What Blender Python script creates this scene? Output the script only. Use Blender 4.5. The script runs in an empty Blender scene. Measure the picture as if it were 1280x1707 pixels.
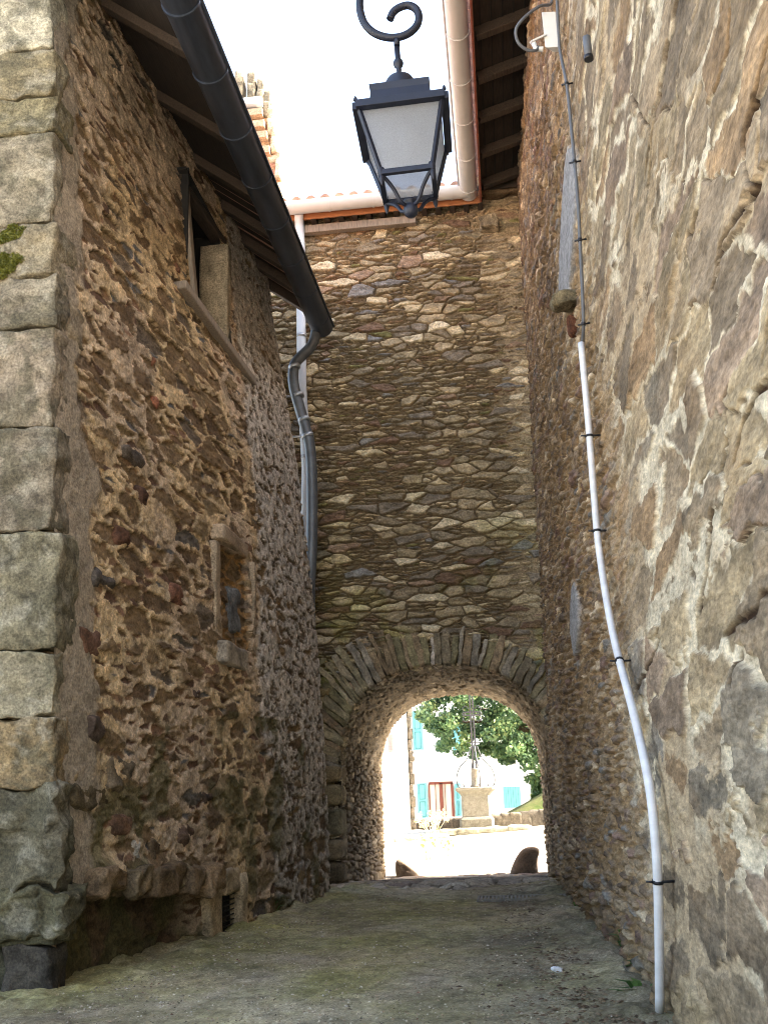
import bpy, bmesh, math, random
import numpy as np
from mathutils import Vector, Matrix, noise as mnoise

random.seed(7)
SC = bpy.context.scene
COL = SC.collection
PI = math.pi

# ------------------------------------------------------------------ camera model (used to read real positions off the photo)
FPX, EYE = 1700.0, 1.45
YAW, PITCH, ROLL = (math.radians(a) for a in (6.26448484, 15.50294835, -2.0))
CAM_R = (Matrix.Rotation(YAW, 3, 'Z') @ Matrix.Rotation(PI / 2 + PITCH, 3, 'X') @ Matrix.Rotation(ROLL, 3, 'Z'))
CAM_P = Vector((0, 0, EYE))


def ray(px, py):
    return CAM_R @ Vector(((px - 640) / FPX, -(py - 853.5) / FPX, -1.0))


def at(px, py, Y):
    d = ray(px, py)
    return CAM_P + d * (Y / d.y)


def on(px, py, F):
    d = ray(px, py)
    Y = 10.0
    for _ in range(200):
        z = EYE + d.z * Y / d.y
        Yn = F(Y, z) * d.y / d.x
        Y = .5 * Y + .5 * Yn if 1 < Yn < 60 else Y * 1.02
    return CAM_P + d * (Y / d.y)


def XL(Y, z):          # alley face of the left house (battered)
    t = (Y - 8.5) / 7.7
    bow = .20 * np.sin(np.clip(z, 0, 9.6) * PI / 9.6) * np.clip(t, 0, 1.1)
    return (-3.72 - 0.056 * z) * (1 - t) + (-2.80 - 0.088 * z) * t + bow


def XR(Y, z):          # alley face of the tall building on the right
    return .64 + (17.5 - Y) * .03 + z * .02


def GZ(X, Y):          # ground height
    Y = np.asarray(Y, dtype=float)
    X = np.asarray(X, dtype=float)
    t = np.clip((Y - 17.2) / 5.4, 0, 1)
    g = -.30 * t * t * (3 - 2 * t)
    t2 = np.clip((Y - 23.5) / 11, 0, 1)
    g = g + .56 * t2 * t2 * (3 - 2 * t2)
    t3 = np.clip((Y - 26) / 8, 0, 1)
    g = g + .055 * t3 * np.clip(X + 1, -30, 30)
    return g


# ------------------------------------------------------------------ colour and noise helpers
def lin(r, g, b):
    f = lambda c: (c / 255 / 12.92) if c / 255 <= .04045 else ((c / 255 + .055) / 1.055) ** 2.4
    return np.array([f(r), f(g), f(b)], dtype=np.float32)


def hsh(i, j, k):
    i = i.astype(np.int64); j = j.astype(np.int64)
    n = (i * 374761393 + j * 668265263 + int(k) * 2147483647 + 974711) & 0xffffffff
    n = ((n ^ (n >> 13)) * 1274126177) & 0xffffffff
    n = ((n ^ (n >> 16)) * 2246822519) & 0xffffffff
    n = n ^ (n >> 15)
    return (n & 0xffffff).astype(np.float32) / 16777215.0


def vn(x, y, seed):
    xi = np.floor(x); yi = np.floor(y)
    fx = (x - xi).astype(np.float32); fy = (y - yi).astype(np.float32)
    fx = fx * fx * (3 - 2 * fx); fy = fy * fy * (3 - 2 * fy)
    a = hsh(xi, yi, seed); b = hsh(xi + 1, yi, seed); c = hsh(xi, yi + 1, seed); d = hsh(xi + 1, yi + 1, seed)
    return (a * (1 - fx) + b * fx) * (1 - fy) + (c * (1 - fx) + d * fx) * fy - .5


def fbm(x, y, seed, octv=4, gain=.5):
    s = 0; a = 1.0
    ca, sa = math.cos(.6), math.sin(.6)
    for o in range(octv):
        s = s + a * vn(x, y, seed + 17 * o)
        x, y = (x * ca - y * sa) * 2.03 + 11.3, (x * sa + y * ca) * 2.03 + 5.7
        a *= gain
    return s


def sst(a, b, x):
    t = np.clip((x - a) / (b - a), 0, 1)
    return t * t * (3 - 2 * t)


def stones(U, V, sx, sy, seed, jx=.95, jy=.9, miss=.22, warp=.35):
    """rubble pattern: for every point the stone id, its distance to the nearest joint (m) and its place in the stone"""
    Uw = U + warp * sy * fbm(U / sy * .8, V / sy * .8, seed + 3, 3)
    Vw = V + warp * .7 * sy * fbm(U / sy * .8 + 40, V / sy * .8 + 9, seed + 4, 3)
    x = (Uw / sx).astype(np.float32); y = (Vw / sy).astype(np.float32)
    ci = np.floor(x); cj = np.floor(y)
    d1 = np.full(x.shape, 1e9, np.float32)
    bi = np.zeros(x.shape, np.float32); bj = np.zeros(x.shape, np.float32)
    s1x = np.zeros(x.shape, np.float32); s1y = np.zeros(x.shape, np.float32)

    def site(i, j):
        ro = hsh(j * 0, j, seed + 50)
        sxp = i + .5 + jx * (hsh(i, j, seed) - .5) + ro
        syp = j + .5 + jy * (hsh(i, j, seed + 1) - .5)
        return sxp, syp, hsh(i, j, seed + 2) < miss
    for dj in (-2, -1, 0, 1, 2):
        for di in (-3, -2, -1, 0, 1, 2):
            i = ci + di; j = cj + dj
            sxp, syp, m = site(i, j)
            d = (sxp - x) ** 2 + (syp - y) ** 2
            d[m] = 1e9
            k = d < d1
            d1[k] = d[k]; bi[k] = i[k]; bj[k] = j[k]; s1x[k] = sxp[k]; s1y[k] = syp[k]
    e = np.full(x.shape, 1e9, np.float32)
    for dj in (-2, -1, 0, 1, 2):
        for di in (-3, -2, -1, 0, 1, 2):
            i = ci + di; j = cj + dj
            sxp, syp, m = site(i, j)
            nx = sxp - s1x; ny = syp - s1y
            L = np.sqrt(nx * nx + ny * ny)
            same = L < 1e-4
            L = np.maximum(L, 1e-4)
            t = ((s1x + sxp) * .5 - x) * nx / L + ((s1y + syp) * .5 - y) * ny / L
            t = t / np.sqrt((nx / L / sx) ** 2 + (ny / L / sy) ** 2)
            t[m | same] = 1e9
            np.minimum(e, t, out=e)
    r = [hsh(bi, bj, seed + 100 + k) for k in range(6)]
    return dict(e=e, r=r, lu=(x - s1x) * sx, lv=(y - s1y) * sy)


def pick(rnd, pal):
    """per-stone colour out of a palette of (weight, rgb)"""
    out = np.zeros(rnd.shape + (3,), np.float32)
    tot = sum(w for w, _ in pal); a = 0.0
    for w, c in pal:
        k = (rnd >= a / tot) & (rnd <= (a + w) / tot + 1e-6)
        out[k] = lin(*c)
        a += w
    return out


def mixc(A, B, t):
    t = np.clip(t, 0, 1)[..., None]
    return A * (1 - t) + B * t


# ------------------------------------------------------------------ materials
def new_mat(name):
    m = bpy.data.materials.new(name)
    m.use_nodes = True
    nt = m.node_tree
    b = nt.nodes['Principled BSDF']
    return m, nt, b


def N(nt, t, **kw):
    n = nt.nodes.new(t)
    for k, v in kw.items():
        if k in n.inputs.keys():
            n.inputs[k].default_value = v
        else:
            setattr(n, k, v)
    return n


def noise_node(nt, scale, detail=6, rough=.6, stretch=(1, 1, 1)):
    tc = nt.nodes.new('ShaderNodeTexCoord')
    mp = nt.nodes.new('ShaderNodeMapping')
    mp.inputs['Scale'].default_value = stretch
    nt.links.new(tc.outputs['Object'], mp.inputs['Vector'])
    n = nt.nodes.new('ShaderNodeTexNoise')
    n.inputs['Scale'].default_value = scale
    n.inputs['Detail'].default_value = detail
    n.inputs['Roughness'].default_value = rough
    nt.links.new(mp.outputs['Vector'], n.inputs['Vector'])
    return n


def ramp(nt, src, stops):
    r = nt.nodes.new('ShaderNodeValToRGB')
    cr = r.color_ramp
    while len(cr.elements) < len(stops):
        cr.elements.new(.5)
    for e, (p, c) in zip(cr.elements, stops):
        e.position = p
        e.color = (*c, 1) if len(c) == 3 else c
    nt.links.new(src, r.inputs['Fac'])
    return r


def stone_mat(name, fine=45, amp=.45, bump=.7, rough=.92, dist=.02, stretch=(1, 1, 1)):
    """stone whose own colours sit in the mesh attribute Col; grain and fine relief from noise"""
    m, nt, b = new_mat(name)
    a = nt.nodes.new('ShaderNodeAttribute'); a.attribute_name = 'Col'
    n1 = noise_node(nt, fine, 7, .68, stretch)
    n2 = noise_node(nt, fine * .25, 8, .78, stretch)
    r1 = ramp(nt, n1.outputs['Fac'], [(.28, (1 - amp,) * 3), (.72, (1 + amp,) * 3)])
    r2 = ramp(nt, n2.outputs['Fac'], [(.30, (.62, .60, .58)), (.5, (1, 1, 1)), (.70, (1.34, 1.34, 1.33))])
    m1 = N(nt, 'ShaderNodeMix', data_type='RGBA', blend_type='MULTIPLY'); m1.inputs[0].default_value = 1
    m2 = N(nt, 'ShaderNodeMix', data_type='RGBA', blend_type='MULTIPLY'); m2.inputs[0].default_value = 1
    nt.links.new(a.outputs['Color'], m1.inputs[6]); nt.links.new(r1.outputs['Color'], m1.inputs[7])
    nt.links.new(m1.outputs[2], m2.inputs[6]); nt.links.new(r2.outputs['Color'], m2.inputs[7])
    nt.links.new(m2.outputs[2], b.inputs['Base Color'])
    b.inputs['Roughness'].default_value = rough
    b.inputs['Specular IOR Level'].default_value = .25
    bp = nt.nodes.new('ShaderNodeBump')
    bp.inputs['Strength'].default_value = bump
    bp.inputs['Distance'].default_value = dist
    nt.links.new(n1.outputs['Fac'], bp.inputs['Height'])
    nt.links.new(bp.outputs['Normal'], b.inputs['Normal'])
    return m


def plain_mat(name, rgb, rough=.6, metal=0, var=.15, scale=8, bump=0, stretch=(1, 1, 1), spec=.5):
    m, nt, b = new_mat(name)
    c = np.array(rgb)
    n = noise_node(nt, scale, 5, .6, stretch)
    r = ramp(nt, n.outputs['Fac'], [(.3, tuple(c * (1 - var))), (.7, tuple(np.minimum(c * (1 + var), 1)))])
    nt.links.new(r.outputs['Color'], b.inputs['Base Color'])
    b.inputs['Roughness'].default_value = rough
    b.inputs['Metallic'].default_value = metal
    b.inputs['Specular IOR Level'].default_value = spec
    if bump:
        bp = nt.nodes.new('ShaderNodeBump')
        bp.inputs['Strength'].default_value = bump
        bp.inputs['Distance'].default_value = .01
        nt.links.new(n.outputs['Fac'], bp.inputs['Height'])
        nt.links.new(bp.outputs['Normal'], b.inputs['Normal'])
    return m


M = {}
M['wall'] = stone_mat('rubble_stone', 38, .42, .8)
M['wall_near'] = stone_mat('rubble_stone_pointed', 30, .36, .7, dist=.014, stretch=(1, .45, 1.3))
M['vault'] = stone_mat('vault_stone', 40, .4, .6)
M['block'] = stone_mat('granite_block', 42, .5, .9, dist=.018)
M['slate'] = stone_mat('slate_stone', 30, .35, .6, stretch=(1, .3, 1))
M['zinc_dark'] = plain_mat('aged_dark_zinc', (.055, .066, .088), .42, .5, .4, 2.2, .08, (3, .5, 3))
M['zinc_mid'] = plain_mat('weathered_grey_zinc', (.13, .14, .15), .5, .5, .25, 5, .1)
M['zinc'] = plain_mat('grey_zinc', (.40, .42, .44), .45, .6, .15, 4)
M['cream'] = plain_mat('cream_gutter_metal', (.60, .60, .58), .4, 0, .06, 3)
M['whitepipe'] = plain_mat('pale_grey_pvc', (.62, .66, .70), .45, 0, .06, 3)
M['conduit'] = plain_mat('white_plastic_conduit', (.68, .67, .67), .45, 0, .14, 5, 0, (1, 1, 2))
M['orange'] = plain_mat('orange_stained_wood', (.36, .15, .06), .6, 0, .25, 6, .2, (1, 1, 8))
M['redwood'] = plain_mat('red_brown_trim', (.22, .065, .04), .55, 0, .2, 5)
M['oldwood'] = plain_mat('weathered_brown_timber', (.055, .037, .025), .85, 0, .4, 9, .5, (6, .7, 6))
M['greywood'] = plain_mat('grey_weathered_timber', (.27, .22, .17), .9, 0, .3, 10, .5, (5, 5, .7))
M['darkwood'] = plain_mat('dark_old_boards', (.03, .021, .015), .9, 0, .4, 7, .4, (8, .8, 8))
M['black'] = plain_mat('black_metal', (.015, .016, .02), .45, .2, .2, 9)
M['lamp_iron'] = plain_mat('blue_black_painted_iron', (.010, .013, .027), .5, .1, .25, 14)
M['grille'] = plain_mat('rusty_dark_mesh', (.03, .027, .025), .7, .3, .3, 20)
M['rustgrate'] = plain_mat('worn_iron_grate', (.17, .15, .12), .7, .2, .3, 12)
M['boxwhite'] = plain_mat('white_plastic_box', (.74, .74, .72), .45, 0, .04, 5)
M['cable'] = plain_mat('dark_grey_cable', (.11, .115, .125), .6, 0, .15, 9)
M['plaster'] = plain_mat('white_plaster', (.86, .85, .82), .9, 0, .05, 4, .1)
M['plaster2'] = plain_mat('cream_plaster', (.85, .83, .79), .9, 0, .05, 4, .1)
M['turq'] = plain_mat('turquoise_painted_wood', (.20, .56, .58), .6, 0, .1, 6)
M['turq_dark'] = plain_mat('shadow_line_turquoise_wood', (.08, .27, .30), .6, 0, .1, 6)
M['brownframe'] = plain_mat('red_brown_window_frame', (.20, .055, .035), .5, 0, .15, 8)
M['curtain'] = plain_mat('white_curtain', (.72, .68, .58), .9, 0, .12, 3, .2, (14, 1, .3))
M['redshut'] = plain_mat('faded_red_shutter', (.62, .42, .38), .7, 0, .15, 8)
M['terracotta'] = plain_mat('terracotta_tile', (.34, .20, .15), .8, 0, .35, 5, .2)
M['iron'] = plain_mat('grey_wrought_iron', (.075, .078, .09), .55, .5, .25, 10)
M['bark'] = plain_mat('tree_bark', (.10, .075, .05), .95, 0, .4, 12, .8, (3, 3, .6))
M['darkin'] = plain_mat('dark_room', (.02, .018, .016), .95, 0, .1, 3)
M['paper'] = plain_mat('white_litter', (.75, .75, .76), .8, 0, .1, 30)


def leaf_mat(name, c1, c2, c3):
    m, nt, b = new_mat(name)
    oi = nt.nodes.new('ShaderNodeAttribute'); oi.attribute_name = 'Col'
    r = ramp(nt, oi.outputs['Fac'], [(0, c1), (.5, c2), (1, c3)])
    nt.links.new(r.outputs['Color'], b.inputs['Base Color'])
    b.inputs['Roughness'].default_value = .5
    tr = nt.nodes.new('ShaderNodeBsdfTranslucent')
    nt.links.new(r.outputs['Color'], tr.inputs['Color'])
    mx = nt.nodes.new('ShaderNodeMixShader'); mx.inputs[0].default_value = .35
    nt.links.new(b.outputs[0], mx.inputs[1]); nt.links.new(tr.outputs[0], mx.inputs[2])
    nt.links.new(mx.outputs[0], nt.nodes['Material Output'].inputs['Surface'])
    return m


M['leaf'] = leaf_mat('green_leaves', (.055, .12, .06), (.14, .25, .11), (.36, .44, .18))
M['weed'] = leaf_mat('weed_leaves', (.03, .08, .02), (.06, .14, .03), (.12, .2, .05))
M['flower'] = leaf_mat('yellow_dry_flowers', (.50, .40, .20), (.75, .65, .38), (.85, .78, .55))
M['moss'] = leaf_mat('yellow_green_moss', (.09, .10, .012), (.17, .17, .02), (.26, .25, .05))
M['litterleaf'] = leaf_mat('dry_leaf_litter', (.06, .035, .02), (.13, .08, .045), (.28, .21, .13))


def glass_mat():
    m, nt, b = new_mat('frosted_lamp_glass')
    b.inputs['Base Color'].default_value = (.75, .77, .80, 1)
    b.inputs['Roughness'].default_value = .35
    n = noise_node(nt, 160, 3, .6)
    r = ramp(nt, n.outputs['Fac'], [(.3, (.66, .67, .70)), (.7, (.88, .89, .92))])
    tr = nt.nodes.new('ShaderNodeBsdfTranslucent')
    nt.links.new(r.outputs['Color'], tr.inputs['Color'])
    mx0 = nt.nodes.new('ShaderNodeMixShader'); mx0.inputs[0].default_value = .8
    nt.links.new(b.outputs[0], mx0.inputs[1]); nt.links.new(tr.outputs[0], mx0.inputs[2])
    tp = nt.nodes.new('ShaderNodeBsdfTransparent'); tp.inputs['Color'].default_value = (.93, .96, 1, 1)
    mx = nt.nodes.new('ShaderNodeMixShader'); mx.inputs[0].default_value = .3
    nt.links.new(mx0.outputs[0], mx.inputs[1]); nt.links.new(tp.outputs[0], mx.inputs[2])
    nt.links.new(mx.outputs[0], nt.nodes['Material Output'].inputs['Surface'])
    bp = nt.nodes.new('ShaderNodeBump'); bp.inputs['Strength'].default_value = .3
    nt.links.new(n.outputs['Fac'], bp.inputs['Height']); nt.links.new(bp.outputs['Normal'], b.inputs['Normal'])
    return m


M['glass'] = glass_mat()
_m, _nt, _b = new_mat('window_glass')
_b.inputs['Base Color'].default_value = (.5, .55, .55, 1); _b.inputs['Roughness'].default_value = .08
M['pane'] = _m


def ground_mat(name, c1, c2, moss, mossamt, scale=13):
    m, nt, b = new_mat(name)
    n1 = noise_node(nt, scale * 3.2, 5, .8)
    n2 = noise_node(nt, .9, 5, .62)
    n3 = noise_node(nt, 5, 5, .7)
    r1 = ramp(nt, n1.outputs['Fac'], [(.30, tuple(np.array(c1) * .35)), (.46, c1), (.58, c2), (.66, tuple(np.array(c2) * 1.8))])
    add = N(nt, 'ShaderNodeMath', operation='MULTIPLY_ADD'); add.inputs[1].default_value = .45
    nt.links.new(n3.outputs['Fac'], add.inputs[0]); nt.links.new(n2.outputs['Fac'], add.inputs[2])
    r2 = ramp(nt, add.outputs[0], [(.64, (0, 0, 0)), (.86, (mossamt,) * 3)])
    n5 = noise_node(nt, scale * 2.4, 3, .7)
    rm = ramp(nt, n5.outputs['Fac'], [(.3, tuple(np.array(moss) * .4)), (.7, tuple(np.array(moss) * 1.7))])
    mx = N(nt, 'ShaderNodeMix', data_type='RGBA')
    nt.links.new(r2.outputs['Color'], mx.inputs[0]); nt.links.new(r1.outputs['Color'], mx.inputs[6])
    nt.links.new(rm.outputs['Color'], mx.inputs[7])
    a = nt.nodes.new('ShaderNodeAttribute'); a.attribute_name = 'Col'
    m1 = N(nt, 'ShaderNodeMix', data_type='RGBA', blend_type='MULTIPLY'); m1.inputs[0].default_value = 1
    nt.links.new(mx.outputs[2], m1.inputs[6]); nt.links.new(a.outputs['Color'], m1.inputs[7])
    nt.links.new(m1.outputs[2], b.inputs['Base Color'])
    b.inputs['Roughness'].default_value = .95
    b.inputs['Specular IOR Level'].default_value = .2
    bp = nt.nodes.new('ShaderNodeBump'); bp.inputs['Strength'].default_value = .6; bp.inputs['Distance'].default_value = .02
    nt.links.new(n1.outputs['Fac'], bp.inputs['Height']); nt.links.new(bp.outputs['Normal'], b.inputs['Normal'])
    return m


M['alley'] = ground_mat('gravelly_worn_asphalt', (.31, .25, .17), (.43, .36, .265), (.25, .215, .11), .7)
M['courtyard'] = ground_mat('pale_courtyard_gravel', (.50, .47, .42), (.60, .57, .52), (.5, .48, .40), .3)
M['grass'] = ground_mat('dry_short_grass', (.13, .13, .05), (.20, .19, .09), (.07, .11, .03), .9)


# ------------------------------------------------------------------ object helpers
def tag(o, label=None, cat=None, group=None, kind=None):
    if label: o['label'] = label
    if cat: o['category'] = cat
    if group: o['group'] = group
    if kind: o['kind'] = kind
    return o


def thing(name, label, cat, loc=(0, 0, 0), group=None):
    o = bpy.data.objects.new(name, None)
    o.empty_display_size = .2
    COL.objects.link(o)
    o.location = loc
    return tag(o, label, cat, group)


def link(name, me, mat, parent=None, loc=(0, 0, 0)):
    o = bpy.data.objects.new(name, me)
    if mat: me.materials.append(mat)
    COL.objects.link(o)
    if parent is not None:
        o.parent = parent
    o.location = loc
    return o


def origin_of(parent):
    v = Vector((0, 0, 0))
    while parent is not None:
        v += parent.location
        parent = parent.parent
    return v


def grid(name, P, C, mat, parent=None, mask=None, smooth=True, flip=False):
    """mesh from a (rows, cols, 3) array of world points and colours"""
    nv, nu = P.shape[:2]
    og = origin_of(parent)
    co = (P.reshape(-1, 3) - np.array(og)).astype(np.float32)
    idx = np.arange(nv * nu).reshape(nv, nu)
    q = np.stack([idx[:-1, :-1], idx[:-1, 1:], idx[1:, 1:], idx[1:, :-1]], -1)
    if flip: q = q[..., ::-1]
    q = q.reshape(-1, 4)
    if mask is not None: q = q[mask.reshape(-1)]
    me = bpy.data.meshes.new(name)
    me.vertices.add(len(co)); me.vertices.foreach_set('co', co.ravel())
    me.loops.add(q.size); me.loops.foreach_set('vertex_index', q.ravel().astype(np.int32))
    me.polygons.add(len(q)); me.polygons.foreach_set('loop_start', np.arange(0, q.size, 4, dtype=np.int32))
    if smooth:
        me.polygons.foreach_set('use_smooth', np.ones(len(q), dtype=bool))
    me.update(calc_edges=True)
    at_ = me.attributes.new('Col', 'FLOAT_COLOR', 'POINT')
    c4 = np.ones((len(co), 4), np.float32); c4[:, :3] = C.reshape(-1, 3)
    at_.data.foreach_set('color', c4.ravel())
    return link(name, me, mat, parent)


class MB:
    """collects primitives in world coordinates, built as ONE mesh"""
    def __init__(s):
        s.v = []; s.f = []; s.c = []; s.sm = []

    def add(s, vs, fs, col=(1, 1, 1), smooth=False):
        o = len(s.v)
        s.v += [Vector(p) for p in vs]
        s.f += [tuple(i + o for i in f) for f in fs]
        s.c += [tuple(col)] * len(vs)
        s.sm += [smooth] * len(fs)
        return s

    def box(s, c, size, rot=None, col=(1, 1, 1), taper=(1, 1)):
        c = Vector(c); h = Vector(size) / 2
        vs = []
        for z in (-1, 1):
            tx, ty = (1, 1) if z < 0 else taper
            for x, y in ((-1, -1), (1, -1), (1, 1), (-1, 1)):
                p = Vector((x * h.x * tx, y * h.y * ty, z * h.z))
                if rot is not None: p = rot @ p
                vs.append(c + p)
        return s.add(vs, [(3, 2, 1, 0), (4, 5, 6, 7), (0, 1, 5, 4), (1, 2, 6, 5), (2, 3, 7, 6), (3, 0, 4, 7)], col)

    def bar(s, a, b, w, h, up=(0, 0, 1), col=(1, 1, 1)):
        a = Vector(a); b = Vector(b); d = (b - a).normalized(); up = Vector(up)
        sd = d.cross(up).normalized(); u = sd.cross(d)
        vs = []
        for p in (a, b):
            for x, y in ((-1, -1), (1, -1), (1, 1), (-1, 1)):
                vs.append(p + sd * x * w / 2 + u * y * h / 2)
        return s.add(vs, [(3, 2, 1, 0), (4, 5, 6, 7), (0, 1, 5, 4), (1, 2, 6, 5), (2, 3, 7, 6), (3, 0, 4, 7)], col)

    def tube(s, pts, r, n=10, cap=True, col=(1, 1, 1), arc=None, closed=False):
        pts = [Vector(p) for p in pts]
        rr = r if isinstance(r, (list, tuple)) else [r] * len(pts)
        m = len(pts); vs = []; fs = []
        ref = None
        for i, p in enumerate(pts):
            d = (pts[min(i + 1, m - 1)] - pts[max(i - 1, 0)]).normalized()
            if ref is None:
                ref = d.cross(Vector((0, 0, 1)))
                if ref.length < 1e-3: ref = Vector((1, 0, 0))
            ref = (ref - d * ref.dot(d)).normalized()
            b = d.cross(ref)
            for k in range(n):
                a = 2 * PI * k / n
                vs.append(p + (ref * math.cos(a) + b * math.sin(a)) * rr[i])
        for i in range(m - 1):
            for k in range(n):
                k2 = (k + 1) % n
                fs.append((i * n + k, i * n + k2, (i + 1) * n + k2, (i + 1) * n + k))
        s.add(vs, fs, col, True)
        if cap:
            o = len(s.v) - len(vs)
            s.f.append(tuple(o + k for k in range(n))[::-1]); s.sm.append(False)
            s.f.append(tuple(o + (m - 1) * n + k for k in range(n))); s.sm.append(False)
        return s

    def lathe(s, c, prof, n=20, axis=None, col=(1, 1, 1), smooth=True):
        c = Vector(c); vs = []; fs = []
        for r, z in prof:
            for k in range(n):
                a = 2 * PI * k / n
                p = Vector((r * math.cos(a), r * math.sin(a), z))
                if axis is not None: p = axis @ p
                vs.append(c + p)
        m = len(prof)
        for i in range(m - 1):
            for k in range(n):
                k2 = (k + 1) % n
                fs.append((i * n + k, i * n + k2, (i + 1) * n + k2, (i + 1) * n + k))
        fs.append(tuple(range(n))[::-1]); fs.append(tuple((m - 1) * n + k for k in range(n)))
        return s.add(vs, fs, col, smooth)

    def halfgutter(s, a, b, r, t=.012, n=12, col=(1, 1, 1), lip=True, outer=1):
        """half-round channel from a to b, open to the sky"""
        a = Vector(a); b = Vector(b); d = (b - a).normalized()
        side = d.cross(Vector((0, 0, 1))).normalized() * outer
        prof = []
        for k in range(n + 1):
            q = PI + PI * k / n
            prof.append((r * math.cos(q), r * math.sin(q)))
        for k in range(n, -1, -1):
            q = PI + PI * k / n
            prof.append(((r - t) * math.cos(q), (r - t) * math.sin(q)))
        m = len(prof); vs = []
        for p in (a, b):
            vs += [p + side * x + Vector((0, 0, z)) for x, z in prof]
        fs = [(i, (i + 1) % m, m + (i + 1) % m, m + i) for i in range(m)]
        s.add(vs, fs, col, True)
        for e in (0, 1):       # end caps
            o = len(s.v)
            p = (a, b)[e]
            s.add([p + side * x + Vector((0, 0, z)) for x, z in prof[:n + 1]], [tuple(range(n + 1))], col)
        if lip:
            s.tube([a + side * (r + .006), b + side * (r + .006)], .022, 8, col=col)
        return s

    def block(s, c, size, rot=None, col=(1, 1, 1), seed=0, r=.04, amp=.02, cuts=5, freq=3., colvar=.12, shape=None, stain=False):
        """a rough, round-edged stone"""
        bm = bmesh.new()
        bmesh.ops.create_cube(bm, size=2)
        bmesh.ops.subdivide_edges(bm, edges=bm.edges[:], cuts=cuts, use_grid_fill=True)
        h = Vector(size) / 2; c = Vector(c); r = min(r, min(h) * .95)
        sv = Vector((seed * 3.17, seed * 1.31, seed * 7.7))
        vs = []; cs = []
        rnd = random.Random(seed)
        tone = 1 + (rnd.random() - .5) * 2 * colvar
        for v in bm.verts:
            p = Vector((v.co.x * h.x, v.co.y * h.y, v.co.z * h.z))
            q = Vector([max(-(h[i] - r), min(h[i] - r, p[i])) for i in range(3)])
            d = p - q
            if d.length > 1e-6: p = q + d.normalized() * r
            nz = mnoise.noise_vector(p * freq + sv) * amp + mnoise.noise_vector(p * freq * 3.1 + sv) * amp * .45
            p = p + nz
            if shape: p = shape(p)
            t = tone * max(.25, 1 + .55 * mnoise.fractal(p * freq * 1.1 + sv, .45, 2.1, 6))
            cc = [x * t for x in col]
            if stain:        # lichen, damp and worn patches of the stone itself
                pw = c + p
                s1 = mnoise.fractal(pw * 2.3 + Vector((3, 9, 1)), .5, 2.2, 5)
                s2 = mnoise.fractal(pw * 3.1 + Vector((13, 2, 7)), .5, 2.2, 5)
                k1 = max(0, min(1, (s1 - .18) * 5)) * .65; k2 = max(0, min(1, (s2 - .24) * 5)) * .32
                cc = [a * (1 - k1) + q_ * k1 for a, q_ in zip(cc, (.085, .075, .045))]
                cc = [a * (1 - k2) + q_ * k2 for a, q_ in zip(cc, (.40, .36, .27))]
            cs.append(tuple(cc))
            vs.append(c + (rot @ p if rot is not None else p))
        bm.verts.index_update()
        fs = [tuple(v.index for v in f.verts) for f in bm.faces]
        bm.free()
        o = len(s.v)
        s.v += vs; s.c += cs
        s.f += [tuple(i + o for i in f) for f in fs]; s.sm += [True] * len(fs)
        return s

    def build(s, name, mat, parent=None, bevel=0):
        og = origin_of(parent)
        me = bpy.data.meshes.new(name)
        me.from_pydata([tuple(p - og) for p in s.v], [], s.f)
        me.polygons.foreach_set('use_smooth', s.sm)
        a = me.attributes.new('Col', 'FLOAT_COLOR', 'POINT')
        c4 = np.ones((len(s.v), 4), np.float32); c4[:, :3] = np.array(s.c, np.float32).reshape(-1, 3)
        a.data.foreach_set('color', c4.ravel())
        me.update()
        o = link(name, me, mat, parent)
        if bevel:
            b = o.modifiers.new('edge', 'BEVEL'); b.width = bevel; b.segments = 2; b.limit_method = 'ANGLE'
        return o


def smooth_path(pts, n=6):
    """Catmull-Rom through the points"""
    P = [Vector(p) for p in pts]
    P = [P[0] * 2 - P[1]] + P + [P[-1] * 2 - P[-2]]
    out = []
    for i in range(1, len(P) - 2):
        for k in range(n):
            t = k / n
            a, b, c, d = P[i - 1], P[i], P[i + 1], P[i + 2]
            out.append(.5 * ((2 * b) + (c - a) * t + (2 * a - 5 * b + 4 * c - d) * t * t + (3 * b - a - 3 * c + d) * t ** 3))
    out.append(P[-2])
    return out


# ------------------------------------------------------------------ camera, world, light
cd = bpy.data.cameras.new('camera')
cam = bpy.data.objects.new('camera', cd)
COL.objects.link(cam)
cam.matrix_world = Matrix.Translation(CAM_P) @ CAM_R.to_4x4()
cd.sensor_fit = 'VERTICAL'
cd.sensor_height = 36
cd.lens = 36 * FPX / 1707
cd.clip_end = 3000
cd.clip_start = .05
SC.camera = cam

SUN_EL, SUN_AZ = math.radians(36), math.radians(88)      # azimuth from +Y towards +X
wd = bpy.data.worlds.new('World')
SC.world = wd
wd.use_nodes = True
wn = wd.node_tree
sky = wn.nodes.new('ShaderNodeTexSky')
sky.sky_type = 'NISHITA'
sky.sun_disc = False
sky.sun_elevation = SUN_EL
sky.sun_rotation = SUN_AZ
sky.air_density = 1.0
sky.dust_density = 4.0
sky.ozone_density = .6
bg = wn.nodes['Background']
bg.inputs['Strength'].default_value = .15
wn.links.new(sky.outputs[0], bg.inputs['Color'])

sd = bpy.data.lights.new('sun', 'SUN')
sd.energy = 4.0
sd.angle = math.radians(.5)
sd.color = (1, .93, .82)
so = bpy.data.objects.new('sun', sd)
COL.objects.link(so)
sdir = Vector((math.sin(SUN_AZ) * math.cos(SUN_EL), math.cos(SUN_AZ) * math.cos(SUN_EL), math.sin(SUN_EL)))
so.rotation_euler = sdir.to_track_quat('Z', 'Y').to_euler()
so.location = (30, 10, 40)

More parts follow.
